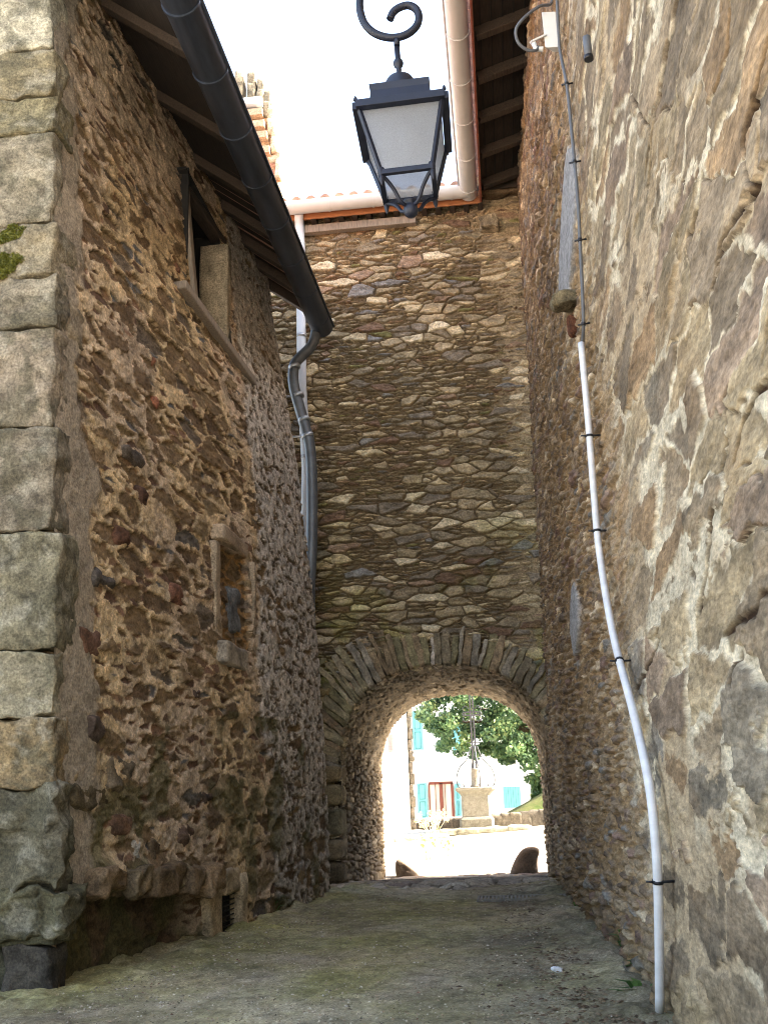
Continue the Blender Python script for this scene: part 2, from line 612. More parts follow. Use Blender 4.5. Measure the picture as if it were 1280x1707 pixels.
vs_ = SC.view_settings
vs_.view_transform = 'Standard'
vs_.look = 'None'
vs_.gamma = 1
vs_.exposure = 2.95
SC.cycles.filter_width = 1.0
SC.cycles.max_bounces = 16
SC.cycles.diffuse_bounces = 9
vs_.use_white_balance = True
vs_.white_balance_temperature = 7050
vs_.white_balance_tint = 10

# ------------------------------------------------------------------ the setting: ground
def frange(a, b, step):
    n = max(2, int(round((b - a) / step)) + 1)
    return np.linspace(a, b, n)


xs = np.concatenate([np.linspace(-600, -12, 30), np.linspace(-11, 11, 60), np.linspace(12, 600, 30)])
ys = np.concatenate([np.linspace(-300, -6, 12), np.linspace(-5, 60, 160), np.linspace(62, 900, 40)])
U, V = np.meshgrid(xs, ys)
Zg = GZ(U, V) - .03
Zg = np.where(np.hypot(U, V - 30) > 60, np.minimum(Zg, 3), Zg)
g = grid('ground', np.stack([U, V, Zg], -1), np.ones(U.shape + (3,)), M['courtyard'])
tag(g, kind='structure')

xs = frange(-6.5, 1.6, .022)
ys = np.concatenate([frange(-2, 5.5, .06)[:-1], frange(5.5, 19.3, .03)])
U, V = np.meshgrid(xs, ys)
h = .018 * fbm(U * .9, V * .9, 11, 3) + .012 * fbm(U * 9, V * 9, 12, 3) + .010 * fbm(U * 25, V * 25, 13, 2)
edge = sst(1.1, .0, U - XL(V, 0)) + sst(.9, 0, XR(V, 0) - U)
h += .085 * edge * (.6 + fbm(U * 4, V * 4, 14, 3))
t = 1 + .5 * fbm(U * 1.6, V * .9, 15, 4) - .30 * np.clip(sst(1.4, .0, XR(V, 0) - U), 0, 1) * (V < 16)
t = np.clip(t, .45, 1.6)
gm = np.clip(sst(.9, -1.4, U) * sst(6.5, 9, V) * sst(18, 15, V) * (.75 + fbm(U * 1.4, V * .9, 18, 5, .6)), 0, 1)[..., None]
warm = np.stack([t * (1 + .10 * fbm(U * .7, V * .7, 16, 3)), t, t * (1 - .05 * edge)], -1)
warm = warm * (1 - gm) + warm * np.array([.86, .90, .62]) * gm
warm = warm * np.clip(1 + .5 * fbm(U * 9, V * 7, 19, 4, .75), .4, 1.6)[..., None]
h = np.where((V > 17.6), h - .05 * sst(17.6, 18.4, V), h)
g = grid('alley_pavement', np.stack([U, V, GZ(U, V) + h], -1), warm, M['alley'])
tag(g, kind='structure')

# worn cobbles on the way through the gate
xs = frange(-3.0, .95, .018); ys = frange(16.2, 23.15, .02)
U, V = np.meshgrid(xs, ys)
st = stones(U, V, .34, .26, 31, miss=.1)
lim = 17.1 + .7 * fbm(U * 1.5, V * 0, 32, 3) + .5 * fbm(U * 3, V * 3, 34, 3)
H = .05 * sst(0, .05, st['e']) + .03 * (st['r'][0] - .5) + .01 * fbm(U * 14, V * 14, 33, 3)
C = pick(st['r'][1], [(2, (150, 138, 124)), (2, (168, 154, 136)), (1, (134, 120, 110)), (1, (176, 166, 150))])
C = mixc(C, np.broadcast_to(lin(80, 72, 55), C.shape), 1 - sst(0, .025, st['e']))
Hz = H * sst(.0, .5, V - lim) - .06 + .085 * sst(-.3, .5, V - lim)
g = grid('cobblestones', np.stack([U, V, GZ(U, V) + Hz], -1), C, M['block'])
tag(g, kind='structure')

# ------------------------------------------------------------------ 1. the left house
house = thing('stone_house', 'old rubble stone house on the left with dark gutter and small window under its eaves', 'house', (-3.7, 12, 0))
YA, YBn = 8.5, 16.2
ys = np.concatenate([frange(YA, 10.5, .014)[:-1], frange(10.5, YBn, .02)])
zs = frange(-.12, 11.0, .0135)
U, V = np.meshgrid(ys, zs)
st = stones(U, V, .48, .20, 201, miss=.25, warp=.5)
sm = stones(U, V, .24, .09, 231, miss=.3, warp=.5)
lump = fbm(U * 3, V * 3.4, 210, 5, .55)
finel = fbm(U * 13, V * 15, 214, 4, .6)
cover = .045 + .035 * fbm(U * 2.4, V * 3.0, 211, 3) + .035 * fbm(U * 14, V * 18, 211, 4, .7) + .05 * fbm(U * .5, V * .6, 212, 2) + .12 * (st['r'][5] < .30)       # how far mortar creeps over each stone
cover = cover + .04 * (st['r'][4] - .5)
vis = sst(-.004, .008, st['e'] - cover)
low_ = sst(6, 2.5, V)
cover = cover + .014 * low_
vis = sst(-.004, .008, st['e'] - cover)
stone_h = -.046 + .022 * low_ + .070 * (st['r'][0] ** 1.4) + .14 * st['lu'] * (st['r'][2] - .5) - .30 * st['lv'] * (st['r'][3] - .25) + .022 * fbm(U * 8, V * 18, 213, 5, .7)
stone_h = stone_h - .02 * np.abs(fbm(U * 4, V * 8, 242, 3))
vis2 = sst(0, .012, sm['e'] - .025 - .05 * fbm(U * 3, V * 3, 215, 2)) * (sm['r'][3] > .45) * (1 - vis)
mort_h = .012 * lump + .026 * finel
H = mort_h * (1 - vis) + stone_h * vis
H = H * (1 - vis2) + (mort_h * .4 - .012 + .04 * (sm['r'][0] - .6) - .2 * sm['lv']) * vis2
C_st = pick(st['r'][1], [(3, (120, 98, 70)), (2, (106, 86, 64)), (2, (128, 106, 78)), (1, (108, 94, 78)), (1, (122, 100, 74)), (.3, (98, 90, 80)), (1.2, (138, 118, 88))])
C_st = C_st * np.clip(1 + .5 * fbm(U * 6, V * 14, 216, 6, .7), .3, 1.8)[..., None]
C_sm = pick(sm['r'][1], [(3, (120, 92, 66)), (2, (96, 72, 56)), (.6, (130, 98, 76)), (1, (150, 130, 100)), (1, (100, 96, 92))])
mt = np.stack([np.ones_like(U)] * 3, -1) * lin(192, 167, 130)
mt = mixc(mt, np.broadcast_to(lin(184, 162, 136), mt.shape), sst(-.1, .3, fbm(U * .8, V * .5, 217, 4) + .3 * sst(6, 9, V)))
gr_ = fbm(U * 5, V * 6, 241, 6, .72)
mt = mt * np.clip(1 + .45 * finel + .3 * lump + .38 * gr_, .3, 1.7)[..., None]
C = mixc(mt, C_st, vis)
C = mixc(C, C_sm, vis2)
# crumbling grey roughcast on the far third of the face
bd = 13.55 + .10 * (V - 4) * (V > 4) * .6 + .35 * fbm(U * 1.2, V * 1.2, 218, 4) + .25 * sst(3, 0, V)
rc = sst(-.06, .06, U - bd)
pit = fbm(U * 11, V * 13, 219, 4, .6)
low = sst(4.5, .3, V)
rough_h = .03 + (.018 + .014 * low) * fbm(U * 7, V * 9, 221, 5, .65) - .04 * sst(.10 - .16 * low, .34, pit)
rc_c = np.stack([np.ones_like(U)] * 3, -1) * lin(182, 172, 158)
rc_c = mixc(rc_c, np.broadcast_to(lin(112, 96, 78), rc_c.shape), sst(.06 - .2 * low, .3, pit))
rc_c = rc_c * np.clip(1 + .7 * fbm(U * 12, V * 14, 222, 4, .7), .35, 1.6)[..., None]
show = vis * sst(.12, .3, fbm(U * 1.6, V * 1.3, 223, 3) + .34 * low)
rc = rc * (1 - show)
H = H * (1 - rc) + rough_h * rc
C = mixc(C, rc_c, rc)
# hollow foot under the ledge, near end
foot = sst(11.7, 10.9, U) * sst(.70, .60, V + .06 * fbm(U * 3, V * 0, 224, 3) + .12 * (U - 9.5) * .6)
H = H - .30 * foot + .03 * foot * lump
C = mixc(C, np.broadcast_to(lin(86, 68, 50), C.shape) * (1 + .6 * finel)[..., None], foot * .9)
ledge = sst(11.6, 11.0, U) * sst(.62, .72, V + .072 * (U - 9.5)) * sst(1.05, .85, V + .072 * (U - 9.5))
H = H + .10 * ledge + .04 * ledge * lump
# moss near the corner foot, then the whole face darkens towards the bottom
moss = sst(.05, .32, fbm(U * 2, V * 2, 225, 4) + .75 * sst(1.9, .6, V) * sst(10.2, 8.6, U))
C = mixc(C, np.broadcast_to(lin(92, 88, 56), C.shape) * (1 + .5 * finel)[..., None], moss * .75 * (V < 2.5))
darkening = sst(2.6, .2, V)
C = C * (1 - .18 * darkening)[..., None]
# smooth mortar smear beside the quoins
sm_m = sst(9.12, 8.98, U + .34 * fbm(U * 1.5, V * 1.1, 226, 5, .6) + .12 * sst(4.2, 5.2, V) - .1 * sst(.9, 1.6, V)) * (1 - foot)
H = H * (1 - sm_m) + (.02 + .012 * finel) * sm_m
C = mixc(C, np.broadcast_to(lin(152, 138, 118), C.shape) * (1 + .25 * lump + .25 * finel)[..., None], sm_m)
# niche, window and vent openings
def inbox(y0, y1, z0, z1, s=.02):
    return sst(y0 - s, y0 + s, U) * sst(y1 + s, y1 - s, U) * sst(z0 - s, z0 + s, V) * sst(z1 + s, z1 - s, V)
nb = inbox(12.35, 13.35, 3.35, 4.62)
H = H - nb * .11
C = mixc(C, C_st * .9 + .0, nb * (st['e'] > .03))
C = mixc(C, np.broadcast_to(lin(150, 116, 74), C.shape), nb * (st['e'] <= .03))
WY0, WY1, WZ0, WZ1 = 12.15, 13.55, 7.95, 9.75
w = (U > WY0) & (U < WY1) & (V > WZ0) & (V < WZ1)
VY0, VY1, VZ0, VZ1 = 11.98, 12.56, -.02, .44
w2 = (U > VY0 + .02) & (U < VY1 - .02) & (V > VZ0) & (V < VZ1)
near_open = inbox(WY0 - .12, WY1 + .16, WZ0 - .22, WZ1 + .2, .02) + inbox(VY0 - .22, VY1 + .2, VZ0 - .3, VZ1 + .2)
H = H * (1 - .8 * near_open) * .72
X = XL(U, V)
nx, ny = .995, -.095
P = np.stack([X + H * nx, U + H * ny, V], -1)
hole = ~((w | w2)[:-1, :-1] | (w | w2)[1:, 1:])
P[..., 2] += np.where(V < 0, 0, 0)
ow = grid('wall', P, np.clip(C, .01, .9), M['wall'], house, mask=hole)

# front and end faces of the same house
xs = frange(-9.5, -3.62, .03); zs = frange(-.1, 10.6, .03)
U, V = np.meshgrid(xs, zs)
edgeX = -3.72 - .056 * V
ok = U < edgeX + .0
st = stones(U, V, .55, .26, 301)
Hf = .06 * sst(0, .05, st['e'] - .03) + .02 * fbm(U * 8, V * 8, 302, 4)
Cf = mixc(np.broadcast_to(lin(172, 150, 118), U.shape + (3,)), pick(st['r'][1], [(2, (150, 136, 108)), (2, (120, 98, 74)), (1, (165, 150, 125))]), sst(0, .02, st['e'] - .03))
grid('front_wall', np.stack([np.minimum(U, edgeX - .02), YA + .16 - Hf, V], -1), Cf, M['wall'], house, mask=ok[:-1, :-1])
b = MB()
b.add([(-9.5, 16.2, -.1), (-2.96, 16.2, -.1), (-3.66, 16.2, 10.0), (-9.5, 16.2, 10.6)], [(0, 1, 2, 3)], lin(120, 105, 88))
b.add([(-9.5, 8.54, -.1), (-9.5, 16.2, -.1), (-9.5, 16.2, 10.6), (-9.5, 8.54, 10.6)], [(0, 1, 2, 3)], lin(120, 105, 88))
b.build('rear_wall', M['wall'], house)

# quoins: joints read off the photo, at the corner's distance
qj = [1560, 1482, 1312, 1195, 1085, 885, 715, 548, 462, 375, 225, 166, 88, -60, -200]
qz = [at(85, y, YA).z for y in qj]
b = MB()
qcols = [(89, 83, 61), (96, 89, 70), (128, 109, 79), (122, 113, 91), (117, 109, 87), (122, 111, 93), (130, 117, 98), (119, 109, 91), (124, 113, 91), (130, 120, 100), (120, 111, 85), (126, 115, 89), (146, 139, 119), (139, 130, 109)]
for k in range(len(qj) - 1):
    z0, z1 = qz[k], qz[k + 1]
    zc = (z0 + z1) / 2
    ex = -3.745 - .056 * zc
    fw, sw = ((1.25, .22 + .05 * (k % 3)) if k % 2 else (.72, .36 + .08 * (k % 3)))
    out = (.075 + .018 * ((k * 5) % 3 - 1)) if k > 1 else .11
    if k == 0: out = .16
    b.block((ex - fw / 2 + out, YA + sw / 2 - .07, zc), (fw, sw, z1 - z0 - .008), col=lin(*qcols[k]), seed=k + 3, r=.022, amp=(.09, .09, .045)[k] if k < 3 else .042, cuts=22, freq=4.0, colvar=.16, stain=True)
    if fw < 1:
        b.block((ex - fw - .45 + out, YA + sw / 2 - .06, zc), (.86, sw, z1 - z0 - .03), col=lin(*qcols[(k + 2) % 14]), seed=k + 33, r=.03, amp=.04, cuts=14, freq=3.2, colvar=.14, stain=True)
    else:
        b.block((ex - fw - .40 + out, YA + sw / 2 - .05, zc), (.75, sw, z1 - z0 - .03), col=lin(*qcols[(k + 3) % 14]), seed=k + 63, r=.03, amp=.04, cuts=14, freq=3.2, colvar=.14, stain=True)
b.build('cornerstones', M['block'], house)
# footing stones under the ledge at the corner
b = MB()
zf = qz[0]
b.block((-3.95, YA + .12, zf / 2 - .06), (.42, .30, zf - .03), col=lin(72, 66, 58), seed=91, r=.03, amp=.06, cuts=14, freq=2.8)
b.block((-4.02, YA + .14, zf - .02), (.62, .34, .10), col=lin(84, 80, 60), seed=94, r=.03, amp=.05, cuts=10)
b.block((-4.56, YA + .13, zf / 2 - .02), (.80, .40, zf + .02), col=lin(92, 90, 74), seed=92, r=.05, amp=.09, cuts=14)
b.block((-5.6, YA + .13, zf / 2 - .02), (.88, .40, zf + .05), col=lin(104, 98, 84), seed=93, r=.06, amp=.05, cuts=9)
b.build('footing_stones', M['block'], house)
# a ledge of projecting rough stones along the foot
b = MB()
yy = 8.95
k = 0
while yy < 11.35:
    L = random.uniform(.45, .95)
    zc = .78 - .072 * (yy + L / 2 - 9.5)
    b.block((XL(yy + L / 2, zc) + .015, yy + L / 2, zc), (.30, L - .01, random.uniform(.20, .30)), col=lin(*random.choice([(116, 96, 72), (104, 86, 64), (122, 106, 82), (112, 84, 64)])), seed=120 + k, r=.05, amp=.075, cuts=12, freq=3.2)
    yy += L; k += 1
b.build('ledge_stones', M['block'], house)

# stones proud of / bedded in the crumbling mortar, the ones that read singly in the photo
for i, (px, py, sy_, sz_, c) in enumerate([(228, 765, .62, .20, (88, 78, 68)), (175, 968, .50, .17, (88, 80, 72)), (160, 1070, .62, .26, (106, 78, 62)), (296, 992, .42, .26, (104, 72, 56)),
                                           (205, 895, .36, .22, (88, 62, 48)), (238, 828, .26, .26, (80, 58, 46)), (125, 545, .40, .50, (140, 126, 104)), (300, 455, .3, .12, (110, 78, 60)),
                                           (160, 1215, .34, .26, (84, 70, 60)), (200, 1290, .55, .34, (112, 98, 78)), (330, 1160, .22, .18, (92, 74, 62)), (345, 1330, .34, .16, (80, 64, 52)),
                                           (150, 1330, .70, .26, (98, 84, 60)), (260, 1420, .26, .30, (96, 80, 60)), (228, 1430, .2, .36, (168, 160, 146)), (256, 600, .10, .12, (140, 96, 74)),
                                           (262, 668, .10, .16, (146, 96, 74)), (310, 1395, .40, .30, (98, 78, 64)), (205, 1375, .5, .22, (108, 82, 64))]):
    p = on(px, py, XL)
    b = MB(); b.block((p.x - .068, p.y, p.z), (.18, sy_, sz_), col=lin(*c), seed=150 + i, r=.08, amp=.055, cuts=9, freq=5)
    b.build('bedded_stone', M['block'], house)

# blocked-up niche: lintel, jambs, sill and the dark stone inside
b = MB(); b.block((XL(12.9, 4.72) - .07, 12.85, 4.74), (.26, 1.35, .20), col=lin(166, 146, 122), seed=181, r=.025, amp=.012, cuts=8)
b.build('niche_lintel', M['block'], house)
for y_ in (12.2, 13.46):
    b = MB(); b.block((XL(y_, 4) - .105, y_, 3.95), (.26, .22 if y_ < 13 else .10, 1.32), col=lin(158, 140, 116), seed=182 + int(y_), r=.03, amp=.015, cuts=8)
    b.build('niche_jamb', M['block'], house)
b = MB(); b.block((XL(12.8, 3.2) - .08, 12.82, 3.2), (.24, 1.4, .28), col=lin(160, 148, 130), seed=186, r=.03, amp=.02, cuts=8)
b.build('niche_sill', M['block'], house)
b = MB(); b.block((XL(12.95, 3.9) - .13, 12.95, 3.85), (.16, .55, .62), col=lin(96, 96, 94), seed=188, r=.06, amp=.05, cuts=10)
b.build('niche_stone', M['block'], house)

# loft window: a framed hole under the eaves
wn_ = MB()
wn_.box((XL(12.85, 8.85) - .75, 12.85, 8.85), (.04, 1.9, 2.3), col=(1, 1, 1))
wn_.box((XL(12.85, 8.85) - .40, WY0 - .12, 8.85), (.7, .04, 2.2)); wn_.box((XL(12.85, 8.85) - .40, WY1 + .14, 8.85), (.7, .04, 2.2))
wn_.box((XL(12.85, 8.85) - .40, 12.85, WZ1 + .12), (.7, 1.9, .04)); wn_.box((XL(12.85, 8.85) - .40, 12.85, WZ0 - .08), (.7, 1.9, .04))
win = wn_.build('window', M['darkin'], house)
b = MB(); b.bar((XL(12.1, 7.9) - .02, WY0 - .02, 7.85), (XL(12.1, 9.8) - .02, WY0 - .02, 9.85), .16, .14, up=(1, 0, 0)); b.build('jamb', M['greywood'], win, .015)
b = MB(); b.block((XL(13.6, 8.6) - .20, WY1 + .03, 8.72), (.44, .22, 1.75), col=lin(166, 152, 130), seed=191, r=.02, amp=.01, cuts=7); b.build('jamb', M['block'], win)
b = MB(); b.bar((XL(11.6, 7.85) + .0, 11.55, 7.90), (XL(14.4, 7.6) - .05, 14.3, 7.64), .24, .12, up=(0, 0, 1)); b.build('sill', M['greywood'], win, .02)
b = MB(); b.bar((XL(12, 9.8) - .08, 12.0, 9.82), (XL(13.9, 9.8) - .08, 13.85, 9.80), .2, .12); b.build('lintel', M['oldwood'], win, .02)

# cellar vent with mesh
b = MB()
cx = XL(12.3, .2)
for (y0, y1, z0, z1) in ((VY0 - .46, VY0 + .03, -.1, .70), (VY1 - .03, VY1 + .2, -.1, .62), (VY0 - .02, VY1 + .02, VZ1 - .03, .68)):
    b.block((XL((y0 + y1) / 2, .2) - .12, (y0 + y1) / 2, (z0 + z1) / 2), (.30, y1 - y0, z1 - z0), col=lin(164, 146, 118), seed=int(y0 * 100), r=.05, amp=.03, cuts=7, freq=4)
vent = b.build('vent_surround', M['block'], house)
b = MB()
for k in range(9):
    y_ = VY0 + .07 + k * .058
    b.tube([(cx - .09, y_, -.02), (cx - .10, y_, .48)], .009, 5)
for k in range(9):
    z_ = k * .056
    b.tube([(cx - .09, VY0 + .0, z_), (cx - .09 + .05, VY1 - .0, z_)], .009, 5)
b.build('grille', M['grille'], vent)
b = MB(); b.box((cx - .35, 12.3, .2), (.03, .9, .9)); b.build('vent_back', M['darkin'], vent)

# eaves: boards, rafters, gutter, downpipe
GX, GZl = -2.83, 9.62
sl = .78
b = MB()
rz = lambda x: GZl + .12 + (GX - x) * sl
b.add([(GX - .1, 7.9, rz(GX)), (GX, 16.45, rz(GX)), (-6.6, 16.45, rz(-6.6)), (-6.6, 7.9, rz(-6.6)),
       (GX - .1, 7.9, rz(GX) + .1), (GX, 16.45, rz(GX) + .1), (-6.6, 16.45, rz(-6.6) + .1), (-6.6, 7.9, rz(-6.6) + .1)],
      [(0, 1, 2, 3), (7, 6, 5, 4), (0, 4, 5, 1), (1, 5, 6, 2), (2, 6, 7, 3), (3, 7, 4, 0)])
b.add([(-6.6, 7.9, rz(-6.6)), (-6.6, 16.45, rz(-6.6)), (-10.4, 16.45, rz(-6.6) - 1.6), (-10.4, 7.9, rz(-6.6) - 1.6),
       (-6.6, 7.9, rz(-6.6) + .1), (-6.6, 16.45, rz(-6.6) + .1), (-10.4, 16.45, rz(-6.6) - 1.5), (-10.4, 7.9, rz(-6.6) - 1.5)],
      [(0, 1, 2, 3), (7, 6, 5, 4), (0, 4, 5, 1), (1, 5, 6, 2), (2, 6, 7, 3), (3, 7, 4, 0)])
roof = b.build('roof', M['darkwood'], house)
b = MB()
for k in range(34):
    y_ = 8.0 + k * .25
    b.tube([(GX - .16, y_, rz(GX - .16) + .10), (-6.6, y_, rz(-6.6) + .13)], .11, 8)
b.build('roof_tiles', M['terracotta'], roof)
for y_ in (8.3, 9.75, 11.35, 12.7, 13.8, 14.75, 15.5, 16.2):
    b = MB(); x0 = GX - .16
    b.bar((x0, y_, rz(x0) - .085), (-4.75, y_, rz(-4.75) - .085), .15, .17)
    b.build('rafter', M['oldwood'], roof, .012)
b = MB(); b.bar((GX - .17, 7.9, GZl + .08), (GX - .17, 16.45, GZl + .08), .035, .26); b.build('fascia', M['darkwood'], roof)
b = MB(); gxy = lambda y: GX - .012 * (16.62 - y)
b.halfgutter((gxy(7.0), 7.0, GZl + .03), (gxy(16.62), 16.62, GZl), .205, outer=1)
gut = b.build('gutter', M['zinc_dark'], house)
for k in range(9):
    y_ = 7.6 + k * 1.07
    b = MB(); b.halfgutter((gxy(y_), y_, GZl + .008), (gxy(y_), y_ + .035, GZl + .008), .214, outer=1, lip=False); b.build('gutter_joint', M['zinc_dark'], gut)
pp = [at(528, 535, 16.48), at(527, 552, 16.48), at(519, 577, 16.46), at(494, 603, 16.38), at(489, 622, 16.34), at(491, 648, 16.33), at(504, 695, 16.33), at(516, 740, 16.33), at(520, 800, 16.33), at(520, 900, 16.33), at(516, 1000, 16.36), at(520, 1200, 16.36), at(529, 1478, 16.36)]
b = MB(); b.tube(smooth_path(pp, 5), .095, 14)
dp = b.build('downpipe', M['zinc_mid'], house)
for (px, py) in ((497, 660), (513, 727), (491, 612), (507, 700)):
    p = at(px, py, 16.33); q = at(px + 4, py + 14, 16.33); d = (q - p).normalized()
    b = MB(); b.tube([p - d * .035, p + d * .03], .106, 14)
    if py in (660, 727): b.tube([p, p + Vector((-.32, 0, .01))], .018, 6)
    b.build('pipe_bracket', M['zinc'], dp)

# ------------------------------------------------------------------ 2. the gatehouse across the alley
gate = thing('gatehouse', 'tall dry laid rubble gatehouse spanning the end of the alley over a round arched passage', 'gatehouse', (-1.05, 17.6, 0))
GY = 17.6
AX, AA, AB, AS, AN = -1.04, 1.80, 1.70, 1.88, 2.35        # arch centre, half width, rise, spring height, roundness


def arch_r(x, z):
    return (np.abs((x - AX) / AA) ** AN + np.abs(np.maximum(z - AS, 0) / AB) ** AN) ** (1 / AN)


xs = frange(-4.4, 1.25, .0115); zs = frange(-.45, 12.75, .0125)
U, V = np.meshgrid(xs, zs)
skew = .05 * V * 0
Vc = V + .05 * fbm(U * .5, V * .4, 400, 2)
big = stones(U, Vc, .38, .130, 401, miss=.22, warp=.45, jy=.95)
sml = stones(U, Vc, .25, .060, 431, miss=.15, warp=.45, jy=.95)
usb = big['r'][5] < (.55 + .5 * fbm(U * .5, V * .6, 410, 2))
def pickst(key):
    return np.where(usb, big[key], sml[key])
e = np.where(usb, big['e'], np.minimum(sml['e'], big['e'] + .004))
R = [np.where(usb, big['r'][k], sml['r'][k]) for k in range(6)]
lu = pickst('lu'); lv = pickst('lv')
mortar = sst(-.1, .75, U + .25 * fbm(U * 1.2, V * 1.2, 411, 4)) * .9 + .45 * sst(10.6, 11.9, V + .3 * fbm(U, V * 0, 419, 3))
mortar = np.clip(mortar + .4 * np.clip(fbm(U * .8, V * .8, 412, 3), -1, 1), 0, 1)
prof = sst(-.002, .020, e - .001 - .011 * R[4] - .007 * fbm(U * 12, V * 16, 421, 4, .7))
H = -.055 + prof * (.048 + .04 * R[0] + .08 * lu * (R[2] - .5) * 2 + .20 * lv * (R[3] - .35)) + prof * .028 * fbm(U * 9, V * 20, 413, 5, .65)
mh = -.075 + .062 * mortar + .012 * fbm(U * 12, V * 12, 414, 3)
C = pick(R[1], [(4, (150, 134, 106)), (3, (132, 118, 96)), (2.4, (164, 146, 116)), (2, (126, 114, 98)), (1, (146, 122, 100)), (2.0, (190, 172, 138)), (.5, (128, 124, 118)), (.7, (118, 94, 76)), (1.1, (198, 182, 152)), (.5, (124, 118, 78))])
C = C * np.clip(1 + .45 * fbm(U * 6, V * 18, 415, 5, .7) + .14 * fbm(U * 1.2, V * 1.2, 416, 3), .35, 1.7)[..., None]
C = mixc(np.broadcast_to(lin(104, 88, 66), C.shape), C, prof)
mc = mixc(np.broadcast_to(lin(82, 68, 50), C.shape), np.broadcast_to(lin(152, 134, 106), C.shape), mortar)
k = sst(-.006, .006, mh - H)
H = np.maximum(H, mh); C = mixc(C, mc * (1 + .35 * fbm(U * 14, V * 14, 417, 3))[..., None], k)
# wall colour lightens with height, with greener patches low down
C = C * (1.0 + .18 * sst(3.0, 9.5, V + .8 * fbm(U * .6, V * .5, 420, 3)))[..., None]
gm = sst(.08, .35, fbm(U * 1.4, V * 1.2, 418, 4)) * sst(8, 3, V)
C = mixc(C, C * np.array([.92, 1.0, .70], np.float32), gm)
ar = arch_r(U, V)
H = H - .07 * sst(1.30, 1.24, ar) * (V > AS - .3)
hole = (ar < 1.06) & (V < 4.5)
cell = ~(hole[:-1, :-1] & hole[1:, 1:] & hole[1:, :-1] & hole[:-1, 1:])
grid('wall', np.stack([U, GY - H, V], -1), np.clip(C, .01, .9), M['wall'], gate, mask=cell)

# voussoirs of thin slates set on edge round the arch
b = MB()
vcol = [(140, 128, 100), (150, 138, 110), (130, 118, 96), (148, 134, 106), (128, 118, 88), (140, 120, 94), (136, 126, 110), (118, 106, 86)]
th = -.08
k = 0
rv = random.Random(5)
while th < PI + .08:
    dt = rv.uniform(.03, .085)
    a = th + dt / 2
    ca, sa = math.cos(a), math.sin(a)
    rr = (abs(ca) ** AN + abs(sa) ** AN) ** (-1 / AN)
    p0 = Vector((AX + AA * rr * ca, 0, AS + AB * rr * sa))
    L = rv.uniform(.46, .74) + (.35 * max(0, -ca) if ca < -.25 else 0)
    # stones lean less than the true radius, as in the photo
    dr = Vector((ca * .95 + rv.uniform(-.07, .07), 0, .35 + sa)).normalized()
    w = dt * AA * 1.0
    depth = .55
    c = p0 + dr * (L / 2 - .01)
    rot = Matrix(((dr.z, 0, dr.x), (0, 1, 0), (-dr.x, 0, dr.z)))
    keystone = abs(a - 1.66) < dt / 2
    col = lin(*rv.choice(vcol))
    if keystone: col = lin(176, 164, 150)
    b.block((c.x, GY + depth / 2 - .02 + rv.uniform(-.03, .03), c.z), (w * 1.04, depth, L), rot, col=col, seed=500 + k, r=.015, amp=.04, cuts=10, freq=5, colvar=.2)
    th += dt; k += 1
b.build('arch_stones', M['slate'], gate)
# squared stones of the jambs
b = MB(); b2 = MB()
zj = [-.35, .05, .42, .80, 1.28, 1.66, 1.98]
for k in range(len(zj) - 1):
    z0, z1 = zj[k], zj[k + 1]
    wdt = .52 + .14 * ((k * 7) % 3)
    b.block((AX - AA - wdt / 2 + .03, GY + .20, (z0 + z1) / 2), (wdt, .60, z1 - z0 - .03), col=lin(*[(104, 92, 74), (96, 84, 66), (118, 106, 86), (112, 104, 82), (128, 116, 88), (120, 104, 76)][k]), seed=560 + k, r=.09, amp=.03, cuts=7)
    b2.block((AX + AA + wdt / 2 - .05, GY + .20, (z0 + z1) / 2), (wdt, .60, z1 - z0 - .03), col=lin(112, 96, 74), seed=570 + k, r=.08, amp=.03, cuts=7)
b.build('jamb', M['block'], gate); b2.build('jamb', M['block'], gate)

# the vaulted passage
prof = []
for z in np.arange(-.5, AS, .022): prof.append((AX - AA, z))
for t in np.linspace(PI, 0, 210):
    ca, sa = math.cos(t), math.sin(t)
    rr = (abs(ca) ** AN + abs(sa) ** AN + 1e-9) ** (-1 / AN)
    prof.append((AX + AA * rr * ca, AS + AB * rr * sa))
for z in np.arange(AS, -.5, -.022): prof.append((AX + AA, z))
prof = np.array(prof)
tn = np.gradient(prof, axis=0); ln = np.hypot(tn[:, 0], tn[:, 1]); nrm = np.stack([tn[:, 1], -tn[:, 0]], -1) / ln[:, None]
s = np.concatenate([[0], np.cumsum(np.hypot(*np.diff(prof, axis=0).T))])
yv = frange(GY + .02, 22.85, .028)
U, V = np.meshgrid(yv, s)          # U along the passage, V round the profile
st = stones(U, V, .30, .085, 601, miss=.2, warp=.6)
H = -.05 + sst(0, .02, st['e'] - .004) * (.035 + .045 * st['r'][0]) + .02 * fbm(U * 7, V * 12, 602, 4)
C = pick(st['r'][1], [(3, (116, 104, 86)), (2, (98, 88, 74)), (2, (128, 114, 94)), (1, (98, 88, 76)), (.5, (166, 152, 130))])
topm = sst(2.2, 3.0, V) * sst(s[-1] - 2.2, s[-1] - 3.0, V)
mm = np.clip(topm * .8 + .3 * fbm(U * 1.5, V * 1.5, 603, 3), 0, 1)
C = mixc(np.broadcast_to(lin(80, 60, 40), C.shape), C, sst(0, .02, st['e']))
mh = -.07 + .07 * mm + .012 * fbm(U * 12, V * 12, 604, 3)
C = mixc(C, np.broadcast_to(lin(124, 110, 88), C.shape) * (1 + .4 * fbm(U * 9, V * 9, 606, 4, .7))[..., None], sst(-.006, .006, mh - H))
H = np.maximum(H, mh)
pp_ = prof[:, None, :] + nrm[:, None, :] * H[..., None]
